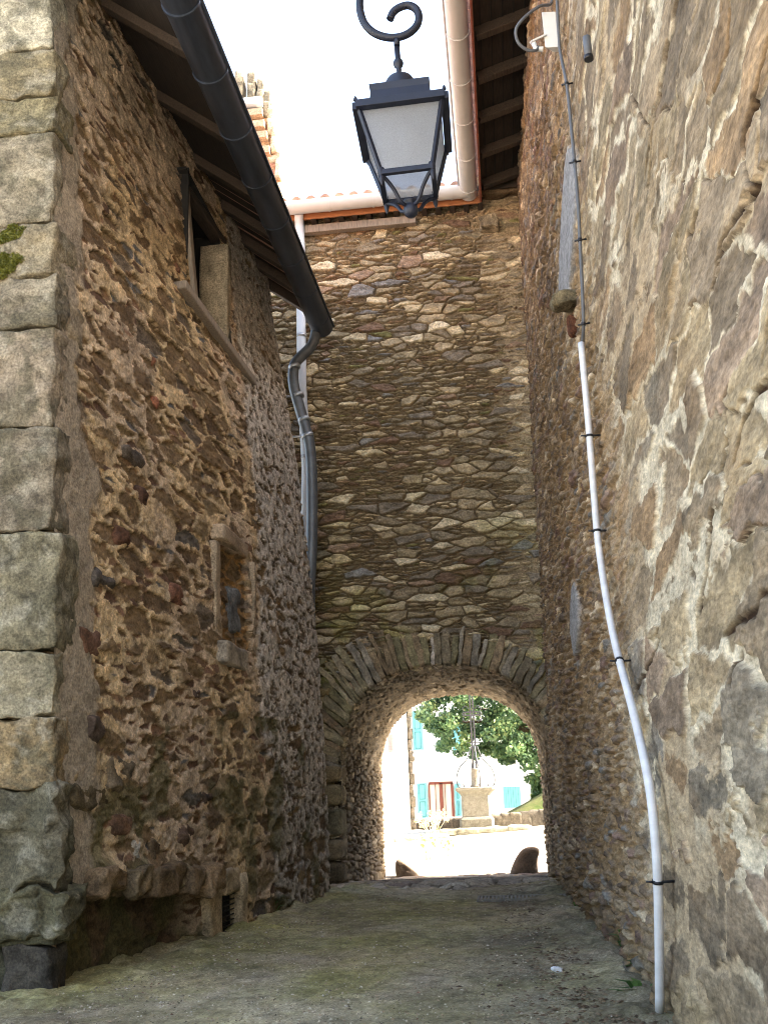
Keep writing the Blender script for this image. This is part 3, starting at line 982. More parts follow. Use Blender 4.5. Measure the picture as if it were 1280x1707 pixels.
# lean the far end a little narrower, as the passage does
kx = 1 - .05 * (U - GY) / 5.2
P = np.stack([AX + (pp_[..., 0] - AX) * kx, U, pp_[..., 1] - .012 * (U - GY)], -1)
P[..., 2] = np.where(P[..., 2] < -.1, P[..., 2] - .1, P[..., 2])
grid('vault', P, np.clip(C, .01, .9), M['vault'], gate)

# rear face, sides, roof, gutter
xs = frange(-7.5, 6, .06); zs = frange(-.6, 12.75, .06)
U, V = np.meshgrid(xs, zs)
hole = arch_r((U - AX) / .95 + AX, V + .06) < 1.0
cell = ~(hole[:-1, :-1] | hole[1:, 1:])
C = np.broadcast_to(lin(150, 130, 100), U.shape + (3,)) * (1 + .4 * fbm(U * 5, V * 9, 610, 3))[..., None]
grid('rear_wall', np.stack([U, np.full_like(U, 22.83) + .03 * fbm(U * 5, V * 9, 611, 3), V], -1), C, M['wall'], gate, mask=cell)
eL = at(470, 344, GY - .30); eR = at(782, 333, GY - .30)
zg = (eL.z + eR.z) / 2
GZ0 = zg
b = MB()
ry = GY - .30
b.add([(-7.5, ry, zg + .16), (6, ry, zg + .16), (6, 20.3, zg + 1.35), (-7.5, 20.3, zg + 1.35), (6, 23.2, zg + .1), (-7.5, 23.2, zg + .1),
       (-7.5, ry, zg + .06), (6, ry, zg + .06), (6, 20.3, zg + 1.25), (-7.5, 20.3, zg + 1.25), (6, 23.2, zg), (-7.5, 23.2, zg)],
      [(0, 1, 2, 3), (3, 2, 4, 5), (7, 6, 9, 8), (8, 9, 11, 10), (0, 6, 7, 1), (5, 4, 10, 11)])
groof = b.build('roof', M['oldwood'], gate)
b = MB()
for k in range(46):
    x_ = -7.3 + k * .28
    if x_ > .2: break
    b.tube([(x_, ry - .10, zg + .125), (x_, 20.3, zg + 1.40)], .105, 10)
b.build('roof_tiles', M['terracotta'], groof)
b = MB(); b.box((-3.6, ry + .035, zg - .05), (7.5, .04, .30)); b.build('fascia', M['orange'], groof, .008)
b = MB(); b.box((-2.7, GY - .10, zg - .34), (3.2, .14, .16)); b.build('wall_plate', M['greywood'], groof, .01)
for k in range(16):
    x_ = -3.9 + k * .27
    b = MB(); b.box((x_, GY - .12, zg - .14), (.10, .3, .14)); b.build('rafter_tail', M['oldwood'], groof)
b = MB(); b.halfgutter((-4.9, ry - .18, zg), (-.055, ry - .18, zg), .17, outer=-1)
gg = b.build('gutter', M['cream'], gate)
for x_ in (-4.3, -3.55, -2.75, -1.9, -1.1, -.4):
    b = MB(); b.halfgutter((x_, ry - .18, zg - .003), (x_ + .035, ry - .18, zg - .003), .177, outer=-1, lip=False); b.build('gutter_joint', M['cream'], gg)
gp = [at(498, 356, GY - .36), at(499, 372, GY - .22), at(501, 410, GY - .2), at(503, 640, GY - .2), at(511, 780, GY - .2), at(508, 900, GY - .2), at(515, 1200, GY - .2)]
b = MB(); b.tube(gp, .088, 14); wp = b.build('downpipe', M['whitepipe'], gate)
for (px, py) in ((508, 728), (511, 762), (503, 560)):
    p = at(px, py, GY - .2)
    b = MB(); b.tube([p + Vector((0, 0, .03)), p - Vector((0, 0, .03))], .098, 12); b.build('pipe_bracket', M['zinc'], wp)
# projecting stone under the eaves by the right hand wall
b = MB(); b.block((at(815, 378, GY).x, GY - .05, at(815, 378, GY).z), (.34, .4, .26), col=lin(158, 142, 116), seed=590, r=.03, amp=.07, cuts=9)
b.block((.75, 17.62, 12.95), (1.5, .5, .9), col=lin(120, 100, 76), seed=592, r=.05, amp=.05, cuts=10)
b.build('corner_stones', M['block'], gate)

# ------------------------------------------------------------------ 3. the tall building on the right
tall = thing('rubble_building', 'tall windowless rubble building along the right side of the alley with the conduit on it', 'building', (1.0, 9, 0))
ys = [-1.5]
while ys[-1] < 17.9:
    y = ys[-1]
    ys.append(y + (.05 if y < 2.8 else min(.030, .0105 * (max(y, 4) / 4) ** 1.35)))
ys = np.array(ys)
zs = np.concatenate([frange(-.15, 5.2, .0105)[:-1], frange(5.2, 12.95, .016)])
U, V = np.meshgrid(ys, zs)
bend = .10 * fbm(U * .35, V * .5, 700, 3)
bg_ = stones(U, V + bend, .85, .29, 701, miss=.25, warp=.95, jy=.95)
fr = stones(U, V + bend, .44, .075, 731, miss=.2, warp=.8)
zone = sst(6.8, 9.4, U + 1.5 * fbm(U * .5, V * .45, 710, 3) - .10 * (V - 3))          # 0 near pointed part, 1 rough part
# near: big flat stones flush in pale creeping mortar
cover = .014 + .06 * fbm(U * 1.1, V * 1.5, 711, 3, .5) + .038 * fbm(U * 6, V * 9, 729, 5, .7) + .04 * (bg_['r'][4] - .5) + .035 * sst(4.5, 7.5, U)
patch = sst(.44, .47, fbm(U * 1.0, V * 1.9, 727, 7, .64))
visn = sst(-.005, .010, bg_['e'] - np.maximum(cover, .001)) * (1 - patch)
face = .020 * fbm(U * 2.2, V * 5, 712, 6, .66)
hn_st = -.004 + .035 * (bg_['r'][0] - .5) + face + .06 * bg_['lv'] * (bg_['r'][3] - .4) + .04 * bg_['lu'] * (bg_['r'][2] - .5)
hn_mo = .016 * fbm(U * 2.2, V * 3, 713, 4) + .010 * fbm(U * 9, V * 11, 714, 5, .65) - .012
Hn = hn_mo * (1 - visn) + np.maximum(hn_st, hn_mo - .02) * visn
crk = sst(.015, .004, bg_['e'] - .006 * fbm(U * 9, V * 9, 715, 3)) * sst(.0, -.02, cover - .01) * (1 - patch) * sst(-.25, .05, fbm(U * 1.2, V * 1.6, 716, 3))
cr2 = np.zeros_like(U)
for pl in (((1285, 60), (1262, 150), (1240, 215), (1235, 240), (1245, 290), (1258, 312), (1240, 345), (1205, 400), (1190, 440), (1183, 480)),
           ((1290, 628), (1262, 645), (1248, 670), (1232, 700), (1225, 735), (1216, 770)),
           ((1290, 980), (1270, 995), (1268, 1015), (1245, 1030), (1215, 1045), (1200, 1062)),
           ((1184, 850), (1180, 905), (1172, 960), (1160, 1020)), ((1048, 150), (1058, 180), (1078, 215), (1080, 240), (1068, 300)),
           ((1165, 290), (1160, 345), (1150, 400)), ((1290, 520), (1275, 560), (1270, 600)), ((1100, 1040), (1085, 1100), (1060, 1150)), ((1230, 1090), (1222, 1140), (1232, 1200))):
    q = [on(*p_, XR) for p_ in pl]
    wob = .018 * fbm(U * 7, V * 9, 760, 4, .65)
    for a_, c_ in zip(q[:-1], q[1:]):
        dy, dz = c_.y - a_.y, c_.z - a_.z
        tt = np.clip(((U - a_.y) * dy + (V - a_.z) * dz) / (dy * dy + dz * dz), 0, 1)
        dd = np.hypot(U - a_.y - dy * tt, (V - a_.z - dz * tt) * 1.0 + wob)
        cr2 = np.maximum(cr2, sst(.024, .006, dd))
crk = np.maximum(crk, cr2)
Hn = Hn - .028 * crk
C_n = pick(bg_['r'][1], [(3, (138, 122, 100)), (2, (120, 106, 88)), (2, (148, 132, 106)), (1, (136, 118, 100)), (.8, (128, 118, 102)), (.8, (144, 120, 92)), (.5, (118, 112, 102))])
band = fbm(U * 1.3, V * 6.5, 717, 5, .6)
C_n = C_n * (.80 + .45 * bg_['r'][5])[..., None] * np.clip(1 + .42 * band + .45 * fbm(U * 3, V * 9, 728, 6, .75), .3, 1.8)[..., None]
C_n = mixc(C_n, np.broadcast_to(lin(150, 118, 84), C_n.shape), .22 * sst(.15, .5, fbm(U * 1.1, V * 2.2, 718, 4)))
C_n = mixc(C_n, np.broadcast_to(lin(136, 120, 104), C_n.shape), .15 * sst(.15, .5, fbm(U * 1.0 + 30, V * 2.0, 719, 4)))
C_m = np.broadcast_to(lin(198, 186, 162), C_n.shape) * np.clip(1 + .28 * fbm(U * 2, V * 2.4, 720, 4) + .30 * fbm(U * 9, V * 11, 721, 5, .7), .4, 1.4)[..., None]
C_m = mixc(C_m, np.broadcast_to(lin(168, 149, 122), C_n.shape), sst(-.1, .3, fbm(U * .9, V * 1.0, 722, 4) + .2 * sst(4.5, 7, U)))
Cn = mixc(C_m, C_n, visn) * np.array([1.03, 1.0, .96], np.float32)
Cn = mixc(Cn, np.broadcast_to(lin(60, 42, 28), Cn.shape), crk)
# far: small rough stones standing out of worn mortar
visf = sst(-.004, .012, fr['e'] - .018 - .035 * fbm(U * 2.2, V * 2.5, 741, 3))
hf = -.035 + visf * (.012 + .05 * fr['r'][0] ** 1.5 + .35 * fr['lv'] * (fr['r'][3] - .4)) + .035 * fbm(U * 6, V * 13, 742, 5, .65) 
C_f = pick(fr['r'][1], [(3, (138, 118, 96)), (2, (118, 102, 88)), (2, (158, 138, 112)), (1, (126, 102, 90)), (.8, (128, 122, 114)), (.9, (192, 172, 144)), (1, (108, 92, 78))])
C_f = C_f * np.clip(1 + .5 * fbm(U * 5, V * 14, 743, 6, .72), .3, 1.8)[..., None]
Cf = mixc(np.broadcast_to(lin(150, 124, 92), C_f.shape) * (1 + .4 * fbm(U * 9, V * 9, 744, 3))[..., None], C_f, visf)
H = Hn * (1 - zone) + hf * zone
C = mixc(Cn, Cf, zone)
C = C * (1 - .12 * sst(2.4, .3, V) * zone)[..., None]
# long smears of grey mortar beside the cable
for (pa, pb, wz) in (((951, 235), (953, 480), 1.1), ((962, 965), (965, 1085), .45)):
    a_ = on(*pa, XR); b_ = on(*pb, XR)
    tt = np.clip((V - b_.z) / (a_.z - b_.z), 0, 1)
    yc = b_.y + (a_.y - b_.y) * tt
    k = sst(1, .8, np.abs(U - yc - .3) / (.10 + wz * np.sin(PI * np.clip(tt, .03, .97)) ** .8) + .25 * fbm(U * 2, V * 2, 750, 3)) * (V > b_.z) * (V < a_.z)
    H = H * (1 - k) + .03 * k + .006 * fbm(U * 12, V * 12, 751, 3) * k
    C = mixc(C, np.broadcast_to(lin(150, 148, 146), C.shape) * (1 + .3 * fbm(U * 16, V * 16, 752, 3))[..., None], k)
# foot of the wall bulges and its colour darkens towards the ground
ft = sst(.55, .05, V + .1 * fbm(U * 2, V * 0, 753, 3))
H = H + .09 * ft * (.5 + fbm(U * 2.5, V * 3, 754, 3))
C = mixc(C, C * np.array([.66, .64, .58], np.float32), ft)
X = XR(U, V)
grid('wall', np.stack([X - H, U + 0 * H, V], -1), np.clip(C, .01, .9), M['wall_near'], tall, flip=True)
b = MB()
b.add([(9, -1.5, -.2), (9, 23, -.2), (9, 23, 12.8), (9, -1.5, 12.8)], [(0, 1, 2, 3)], lin(150, 130, 100))
b.add([(1.2, -1.5, -.2), (9, -1.5, -.2), (9, -1.5, 12.8), (1.5, -1.5, 12.8)], [(0, 1, 2, 3)], lin(150, 130, 100))
b.build('rear_wall', M['wall'], tall)
# eaves seen from below
FX = .17
zt = zg + .10
rzt = lambda x: zt + (x - FX) * .30
b = MB()
b.add([(FX, -1.9, rzt(FX)), (FX, ry + .05, rzt(FX)), (5, ry + .5, rzt(5)), (5, -1.9, rzt(5)), (FX, -1.9, rzt(FX) + .1), (FX, ry + .05, rzt(FX) + .1), (5, ry + .05, rzt(5) + .1), (5, -1.9, rzt(5) + .1),
       (9.5, ry + .05, rzt(FX)), (9.5, -1.9, rzt(FX)), (9.5, ry + .05, rzt(FX) + .1), (9.5, -1.9, rzt(FX) + .1)],
      [(3, 2, 1, 0), (4, 5, 6, 7), (0, 1, 5, 4), (1, 2, 6, 5), (3, 0, 4, 7), (9, 8, 2, 3), (7, 6, 10, 11), (8, 9, 11, 10)])
troof = b.build('roof', M['darkwood'], tall)
b = MB()
for k in range(70):
    y_ = -1.7 + k * .27
    if y_ > ry: break
    b.tube([(FX - .10, y_, rzt(FX) + .12), (4.9, y_, rzt(4.9) + .12)], .115, 8)
b.build('roof_tiles', M['terracotta'], troof)
for k in range(15):
    y_ = 17.05 - k * 1.0
    b = MB(); b.bar((FX + .03, y_, rzt(FX) - .09), (1.6, y_, rzt(1.6) - .09), .13, .17); b.build('rafter', M['oldwood'], troof, .01)
for k in range(5):
    x_ = FX + .12 + k * .17
    b = MB(); b.box((x_, 8, rzt(x_) - .012), (.02, 19.0, .02)); b.build('board_joint', M['darkin'], troof)
b = MB(); b.box((FX - .005, (ry - 1.9) / 2, zg - .05), (.04, ry + 1.9, .30)); b.build('fascia', M['redwood'], troof, .008)
b = MB(); b.halfgutter((FX - .225, -1.9, zg), (FX - .225, ry - .02, zg), .17, outer=-1)
tg = b.build('gutter', M['cream'], tall)
for k in range(17):
    y_ = 17.0 - k * 1.02
    b = MB(); b.halfgutter((FX - .225, y_, zg - .003), (FX - .225, y_ + .035, zg - .003), .178, outer=-1, lip=False); b.build('gutter_joint', M['cream'], tg)
# a corbel stone with its socket
p = on(956, 508, XR)
b = MB(); b.block((p.x - .08, p.y, p.z + .02), (.30, .36, .12), col=lin(118, 106, 82), seed=760, r=.03, amp=.08, cuts=10)
b.build('corbel', M['block'], tall)
b = MB(); b.block((p.x - .02, p.y + .02, p.z - .24), (.12, .16, .2), col=lin(104, 66, 48), seed=761, r=.06, amp=.04, cuts=6)
b.build('brick_fragment', M['block'], tall)
# ------------------------------------------------------------------ things on the right wall
off = Vector((-.05, 0, 0))
cpx = [(968, 572), (978, 680), (983, 740), (990, 830), (996, 900), (1008, 985), (1020, 1050), (1032, 1102), (1048, 1160), (1064, 1225), (1080, 1300), (1089, 1370), (1095, 1450), (1098, 1560), (1099, 1685)]
ctl = []
for q in cpx:
    ctl.append(on(*q, lambda Y, z: XR(Y, z) - .085))
pipe = thing('conduit_pipe', 'slim white plastic conduit running down the right hand wall to the ground', 'conduit', ctl[-1])
path = smooth_path(ctl, 5)
b = MB(); b.tube(path, .030, 12); b.build('pipe', M['conduit'], pipe)
for (px, py) in ((982, 733), (995, 893), (1032, 1102), (1095, 1460)):
    p = on(px, py, lambda Y, z: XR(Y, z) - .085)
    i = min(range(len(path)), key=lambda k: (path[k] - p).length)
    d = (path[min(i + 1, len(path) - 1)] - path[max(i - 1, 0)]).normalized()
    q = path[i]
    b = MB(); b.tube([q - d * .010, q + d * .010], .037, 12)
    b.tube([q + Vector((-.03, -.02, 0)), q + Vector((.12, 0, 0))], .009, 6)
    b.tube([q + Vector((-.028, -.012, 0)), q + Vector((-.075, -.015, .004))], .007, 6)
    b.build('clip', M['black'], pipe)

cab = [on(*q, lambda Y, z: XR(Y, z) - .07) for q in ((970, 576), (972, 540), (970, 480), (966, 400), (963, 340), (957, 270), (951, 205), (944, 140), (934, 90), (931, 60), (929, 20), (926, -30))]
cable = thing('cable', 'dark grey cable climbing the right wall from the white conduit to the junction box', 'cable', cab[0])
b = MB(); b.tube(smooth_path(cab, 5), .016, 8); b.build('sheath', M['cable'], cable)
for i in (1, 3, 5, 7):
    q = cab[i]
    b = MB(); b.tube([q + Vector((-.05, 0, -.006)), q + Vector((.06, 0, .004))], .009, 6); b.tube([q - Vector((0, 0, .015)), q + Vector((0, 0, .015))], .022, 8); b.build('clip', M['black'], cable)
Yj = 9.6
jp = on(917, 48, lambda Y, z: XR(Y, z) - .10)
kk = jp.y / 1020 * .6 * 1.32     # metres per photo pixel there
box = thing('junction_box', 'white plastic junction box with an open flap high on the right wall', 'junction box', jp)
def bx(px, py, dx=0):
    p = at(px, py, jp.y)
    return Vector((p.x + dx, p.y, p.z))
b = MB()
q0, q1, q2, q3 = bx(902, 20), bx(926, 20), bx(931, 78), bx(909, 80)
q0, q1, q2, q3 = bx(902, 20), bx(925, 19), bx(931, 78), bx(908, 79)
bk = Vector((.10, .12, .02))
b.add([q0, q1, q2, q3, q0 + bk, q1 + bk, q2 + bk, q3 + bk], [(0, 1, 2, 3)[::-1], (4, 5, 6, 7), (0, 4, 5, 1)[::-1], (1, 5, 6, 2)[::-1], (2, 6, 7, 3)[::-1], (3, 7, 4, 0)[::-1]])
b.build('case', M['boxwhite'], box, .006)
b = MB(); b.bar(bx(887, 70, -.02), bx(912, 58, -.02), .09, .02, up=(0, -.5, 1)); b.tube([bx(889, 72), bx(893, 82), bx(905, 82)], .03, 8); b.build('flap', M['boxwhite'], box, .004)
b = MB(); b.tube([bx(893, 76, -.03), bx(899, 78, -.03)], .022, 8); b.build('gland', M['black'], box)
lp = [at(921, -20, jp.y), at(918, 6, jp.y), at(900, 10, jp.y - .1), at(876, 27, jp.y - .15), at(860, 48, jp.y - .15), at(863, 70, jp.y - .12), at(878, 83, jp.y - .08), at(893, 84, jp.y - .04), at(897, 78, jp.y)]
b = MB(); b.tube(smooth_path(lp, 6), .017, 8)
lc = thing('cable_loop', 'thin grey cable looping out from the wall beside the junction box', 'cable', lp[0]); b.build('sheath', M['cable'], lc)
sp = on(977, 62, lambda Y, z: XR(Y, z) - .10); sq = at(981, 98, sp.y)
stub = thing('pipe_stub', 'short black pipe end sticking out of the right wall below its top edge', 'pipe', sp)
b = MB(); b.tube([sp, sq], .032, 12); b.build('sleeve', M['cable'], stub)
b = MB(); b.tube([sq + (sp - sq) * .12, sq + (sq - sp) * .04], .038, 12); b.build('end_collar', M['black'], stub)

# ------------------------------------------------------------------ 4. the hanging lantern
LC = at(676, 249, 5.0)
lan = thing('street_lantern', 'dark blue iron street lantern with frosted glass hanging from a scroll over the alley', 'lantern', LC)
lan.rotation_euler = (math.radians(-1), math.radians(-2.0), math.radians(1.0))
LS = 1.0


def lpart(fn, name, mat, parent=lan, bevel=0):
    b = MB(); fn(b)
    o = b.build(name, mat, None, bevel)
    o.parent = parent
    return o


TH, BH = .232, .140                    # half sides of glass at the top and at the bottom
ZT, ZB = .14, -.235
def frame(b):
    s = TH + .012
    for (x0, y0, x1, y1) in ((-s, -s, s, -s), (s, -s, s, s), (s, s, -s, s), (-s, s, -s, -s)):
        b.bar((x0, y0, ZT), (x1, y1, ZT), .042, .045)
    for sx in (-1, 1):
        for sy in (-1, 1):
            b.bar((sx * TH, sy * TH, ZT), (sx * BH, sy * BH, ZB), .022, .022)
            b.lathe((sx * BH, sy * BH, ZB - .0), [(.004, -.075), (.012, -.05), (.016, -.03), (.012, -.02), (.02, 0), (.02, .03)], 8)
            b.lathe((sx * s, sy * s, ZT + .03), [(.012, 0), (.012, .012), (.004, .03)], 6)
    s = BH + .004
    for (x0, y0, x1, y1) in ((-s, -s, s, -s), (s, -s, s, s), (s, s, -s, s), (-s, s, -s, -s)):
        b.bar((x0, y0, ZB), (x1, y1, ZB), .026, .03)
fr_ = lpart(frame, 'frame', M['lamp_iron'], bevel=.003)
for k in range(4):
    Rk = Matrix.Rotation(k * PI / 2, 3, 'Z')
    def pane(b):
        t, bo = TH - .012, BH - .008
        v = [Vector((-t, -t, ZT - .02)), Vector((t, -t, ZT - .02)), Vector((bo, -bo, ZB + .012)), Vector((-bo, -bo, ZB + .012))]
        v = [Rk @ p for p in v]; w = [p + (Rk @ Vector((0, .005, 0))) for p in v]
        b.add(v + w, [(0, 3, 2, 1), (4, 5, 6, 7), (0, 1, 5, 4), (1, 2, 6, 5), (2, 3, 7, 6), (3, 0, 4, 7)])
    lpart(pane, 'glass_pane', M['glass'])
def hood(b):
    pr = [(TH * .88, ZT + .02), (TH * .80, ZT + .055), (TH * .73, ZT + .10), (TH * .70, ZT + .15), (TH * .72, ZT + .175), (TH * .73, ZT + .19), (TH * .40, ZT + .205)]
    vs = []; fs = []
    for r, z in pr:
        vs += [(-r, -r, z), (r, -r, z), (r, r, z), (-r, r, z)]
    for i in range(len(pr) - 1):
        for q in range(4):
            fs.append((i * 4 + q, i * 4 + (q + 1) % 4, i * 4 + 4 + (q + 1) % 4, i * 4 + 4 + q))
    fs.append(tuple(range(len(vs) - 4, len(vs))))
    b.add(vs, fs)
    b.box((0, 0, ZT + .012), (TH * 1.9, TH * 1.9, .01))
lpart(hood, 'hood', M['lamp_iron'])
def dome(b):
    b.lathe((0, 0, ZT + .19), [(.10, 0), (.10, .06), (.094, .10), (.076, .135), (.046, .16), (.018, .172), (.014, .20), (.016, .21), (.014, .225), (.026, .238), (.03, .255), (.026, .272), (.016, .285), (.016, .44)], 24)
lpart(dome, 'dome_cap', M['lamp_iron'])
def braces(b):
    for sx in (-1, 1):
        for sy in (-1, 1):
            pts = [(sx * BH * .98, sy * BH * .98, ZB - .012), (sx * BH * .80, sy * BH * .80, ZB - .03), (sx * BH * .55, sy * BH * .55, ZB - .075), (sx * BH * .38, sy * BH * .38, ZB - .125), (sx * BH * .2, sy * BH * .2, ZB - .14), (0, 0, ZB - .125)]
            b.tube(smooth_path(pts, 5), .011, 8)
lpart(braces, 'scroll_brace', M['lamp_iron'])
def bulb(b):
    b.lathe((0, 0, ZT - .16), [(.012, -.06), (.034, -.045), (.042, -.01), (.034, .03), (.022, .05), (.022, .12), (.035, .13), (.035, .16)], 14)
lpart(bulb, 'bulb_holder', M['boxwhite'])
def ball(b):
    b.lathe((0, 0, ZB - .15), [(.004, -.055), (.022, -.05), (.036, -.035), (.042, -.012), (.038, .012), (.026, .028), (.04, .034), (.04, .048), (.02, .06)], 18)
lpart(ball, 'ball_finial', M['lamp_iron'])
# the scroll and its arm to the wall (world positions, upright)
sy0 = 5.0
spx = [(609, -38), (601, -10), (600, 15), (607, 38), (622, 54), (643, 62), (664, 62), (682, 55), (695, 42), (698, 27), (693, 15), (680, 9), (665, 13), (655, 21), (650, 32)]
b = MB(); b.tube(smooth_path([at(*q, sy0) for q in spx], 5), [.0225] * (5 * (len(spx) - 1) + 1), 12)
top = at(661, 62, sy0)
b.tube([top, top - Vector((0, 0, .06))], .018, 10)
a0 = at(609, -38, sy0)
wallp = Vector((XR(5.0, a0.z + .25) - .02, 5.0, a0.z + .25))
b.tube(smooth_path([a0, a0 + Vector((.05, 0, .14)), a0 + Vector((.2, 0, .22)), Vector((0, 5.0, a0.z + .25)), wallp], 6), .022, 12)
b.box(wallp, (.03, .12, .34))
o = b.build('scroll_bracket', M['lamp_iron'], None)
o.parent = lan
bpy.context.view_layer.update()
o.matrix_parent_inverse = (Matrix.Translation(lan.location) @ lan.rotation_euler.to_matrix().to_4x4()).inverted()

# ------------------------------------------------------------------ 5. beyond the arch
def gz(x, y): return float(GZ(x, y))


def fin_stone(name, label, outline, Y, th, col, seed):
    """worn guard stone: a side outline with a rounded, tapering thickness"""
    pts = [at(px, py, Y) for px, py in outline]
    pts = smooth_path(pts + [pts[0]], 4)[:-1]
    c = sum(pts, Vector()) / len(pts)
    base = min(p.z for p in pts)
    root = thing(name, label, 'guard stone', (c.x, Y, base), 'guard stones at the end of the passage')
    vs = []; fs = []; n = len(pts); cs = []
    prof = [(-1, .0), (-1, .55), (-.85, .80), (-.55, .94), (-.2, 1), (.2, 1), (.55, .94), (.85, .80), (1, .55), (1, 0)]
    for t, s in prof:
        for p in pts:
            q = Vector((c.x, 0, c.z + (0 if s else -0)))
            nz = mnoise.noise(Vector((p.x * 4 + seed, t * 2, p.z * 4))) * .02
            fl = 1 - .25 * sst(base, base + .6, p.z)
            vs.append(Vector((q.x + (p.x - q.x) * s, Y + t * th * fl + nz, c.z + (p.z - c.z) * s + (0 if p.z > base + .05 else -(c.z - base) * (1 - s)))))
    for i in range(len(prof) - 1):
        for k in range(n):
            fs.append((i * n + k, i * n + (k + 1) % n, (i + 1) * n + (k + 1) % n, (i + 1) * n + k))
    b = MB(); b.add(vs, fs, col, True); b.build('stone', M['block'], root)
    return root


fin_stone('guard_stone', 'large fin shaped guard stone leaning against the right side of the archway', [(849, 1461), (852, 1447), (859, 1431), (868, 1418), (878, 1412), (889, 1411), (897, 1414), (899, 1421), (896, 1432), (896, 1446), (898, 1458), (896, 1464), (875, 1466)], 22.9, .22, lin(112, 98, 86), 3)
fin_stone('guard_stone', 'low pointed guard stone at the left side of the archway', [(662, 1470), (660, 1458), (659, 1446), (660, 1436), (664, 1432), (670, 1433), (678, 1438), (687, 1445), (696, 1453), (704, 1462), (708, 1470), (690, 1474)], 22.9, .22, lin(124, 110, 96), 8)

# wayside cross on its pedestal
MX, MY = -1.10, 34.0
mz = gz(MX, MY)
cross = thing('wayside_cross', 'grey wrought iron cross on a square moulded stone pedestal beyond the arch', 'monument', (MX, MY, mz))
z0 = at(795, 1374, MY).z; z1 = at(795, 1312, MY).z
pc = lin(128, 124, 112)
def sq_lathe(b, prof, col, cx=MX, cy=MY):
    vs = []; fs = []; cs = col
    for r, z in prof:
        ch = .12 * r
        for x, y in ((-r, -r + ch), (-r + ch, -r), (r - ch, -r), (r, -r + ch), (r, r - ch), (r - ch, r), (-r + ch, r), (-r, r - ch)):
            vs.append((cx + x, cy + y, z))
    for i in range(len(prof) - 1):
        for k in range(8):
            fs.append((i * 8 + k, i * 8 + (k + 1) % 8, i * 8 + 8 + (k + 1) % 8, i * 8 + 8 + k))
    fs.append(tuple(range(8))[::-1]); fs.append(tuple(len(vs) - 8 + k for k in range(8)))
    b.add(vs, fs, col)
b = MB(); sq_lathe(b, [(.53, z0 - .1), (.53, z0 + .16), (.50, z0 + .20), (.455, z0 + .25)], pc * .9); b.build('base', M['block'], cross, .01)
b = MB(); sq_lathe(b, [(.45, z0 + .25), (.45, z1 - .26), (.47, z1 - .24)], pc); b.build('die', M['block'], cross, .01)
b = MB(); sq_lathe(b, [(.47, z1 - .24), (.49, z1 - .20), (.55, z1 - .14), (.62, z1 - .09), (.62, z1 - .02), (.56, z1)], pc * .95); b.build('cornice', M['block'], cross, .01)
zs0 = at(790, 1281, MY).z
b = MB(); b.lathe((MX + .04, MY, 0), [(.20, z1 - .02), (.20, z1 + .04), (.165, z1 + .08), (.13, zs0 - .10), (.15, zs0 - .06), (.15, zs0)], 14, col=lin(138, 130, 116)); b.build('column', M['block'], cross)
b = MB()
zt_ = 4.75
cx_ = MX + .02
for dx in (-.055, .055):
    b.bar((cx_ + dx, MY, zs0 - .05), (cx_ + dx * .8, MY, zt_), .05, .05)
for k in range(14):
    z_ = zs0 + .1 + k * .19
    b.bar((cx_ - .055, MY, z_), (cx_ + .055, MY, z_ + .12), .016, .016)
za = at(790, 1192, MY).z
b.bar((cx_ - .24, MY, za), (cx_ + .24, MY, za), .045, .045); b.bar((cx_ - .24, MY, za + .10), (cx_ + .24, MY, za + .10), .045, .045)
for sx in (-1, 1):
    b.tube([(cx_ + sx * .22, MY, za + .05), (cx_ + sx * .27, MY, za + .12), (cx_ + sx * .31, MY, za + .05), (cx_ + sx * .27, MY, za - .02), (cx_ + sx * .22, MY, za + .05)], .025, 6)
    b.tube(smooth_path([(cx_ + sx * .10, MY, za + .2), (cx_ + sx * .2, MY, za + .30), (cx_ + sx * .30, MY, za + .22), (cx_ + sx * .26, MY, za + .14)], 4), .014, 6)
    b.tube(smooth_path([(cx_ + sx * .10, MY, za - .1), (cx_ + sx * .2, MY, za - .2), (cx_ + sx * .30, MY, za - .12), (cx_ + sx * .26, MY, za - .04)], 4), .014, 6)
zf = at(785, 1238, MY).z
b.bar((cx_ - .22, MY, zf), (cx_ + .22, MY, zf), .02, .02)
b.build('iron_cross', M['iron'], cross)
for k in range(4):
    a = k * PI / 2 + .25
    d = Vector((math.cos(a), math.sin(a), 0))
    c0 = Vector((MX + .03, MY, 0))
    pts = [(.10, zs0 + .70), (.16, zs0 + .52), (.26, zs0 + .30), (.50, zs0 + .05), (.62, zs0 - .25), (.60, zs0 - .50), (.48, zs0 - .62), (.40, zs0 - .56), (.42, zs0 - .48)]
    b = MB(); b.tube(smooth_path([c0 + d * r + Vector((0, 0, z)) for r, z in pts], 4), .018, 6)
    b.build('iron_brace', M['iron'], cross)

# steps, low walls, kerb and bank
def slabrow(name, label, cat, boxes, col, seed):
    root = thing(name, label, cat, boxes[0][0])
    b = MB()
    for i, (c, sz) in enumerate(boxes):
        b.block(c, sz, col=col, seed=seed + i, r=.06, amp=.03, cuts=6, freq=2.5)
    b.build('stone', M['block'], root)
    return root
P0, P1 = at(738, 1378, 33.3), at(880, 1368, 33.3)
bxs = []
for k in range(5):
    t0 = (k + .5) / 5
    bxs.append(((P0.x + (P1.x - P0.x) * t0, 33.55, .26 + .05 * t0), (.74, 1.1, .20)))
slabrow('stone_step', 'low pale stone step in front of the cross pedestal', 'step', bxs, lin(150, 145, 125), 800)
bxs = []
for k in range(4):
    bxs.append(((at(705 + k * 20, 1366, 35.2).x, 35.2, .47), (.45, .4, .34)))
slabrow('low_wall', 'dark low stone wall to the left of the cross', 'wall', bxs, lin(80, 73, 64), 820)
bxs = []
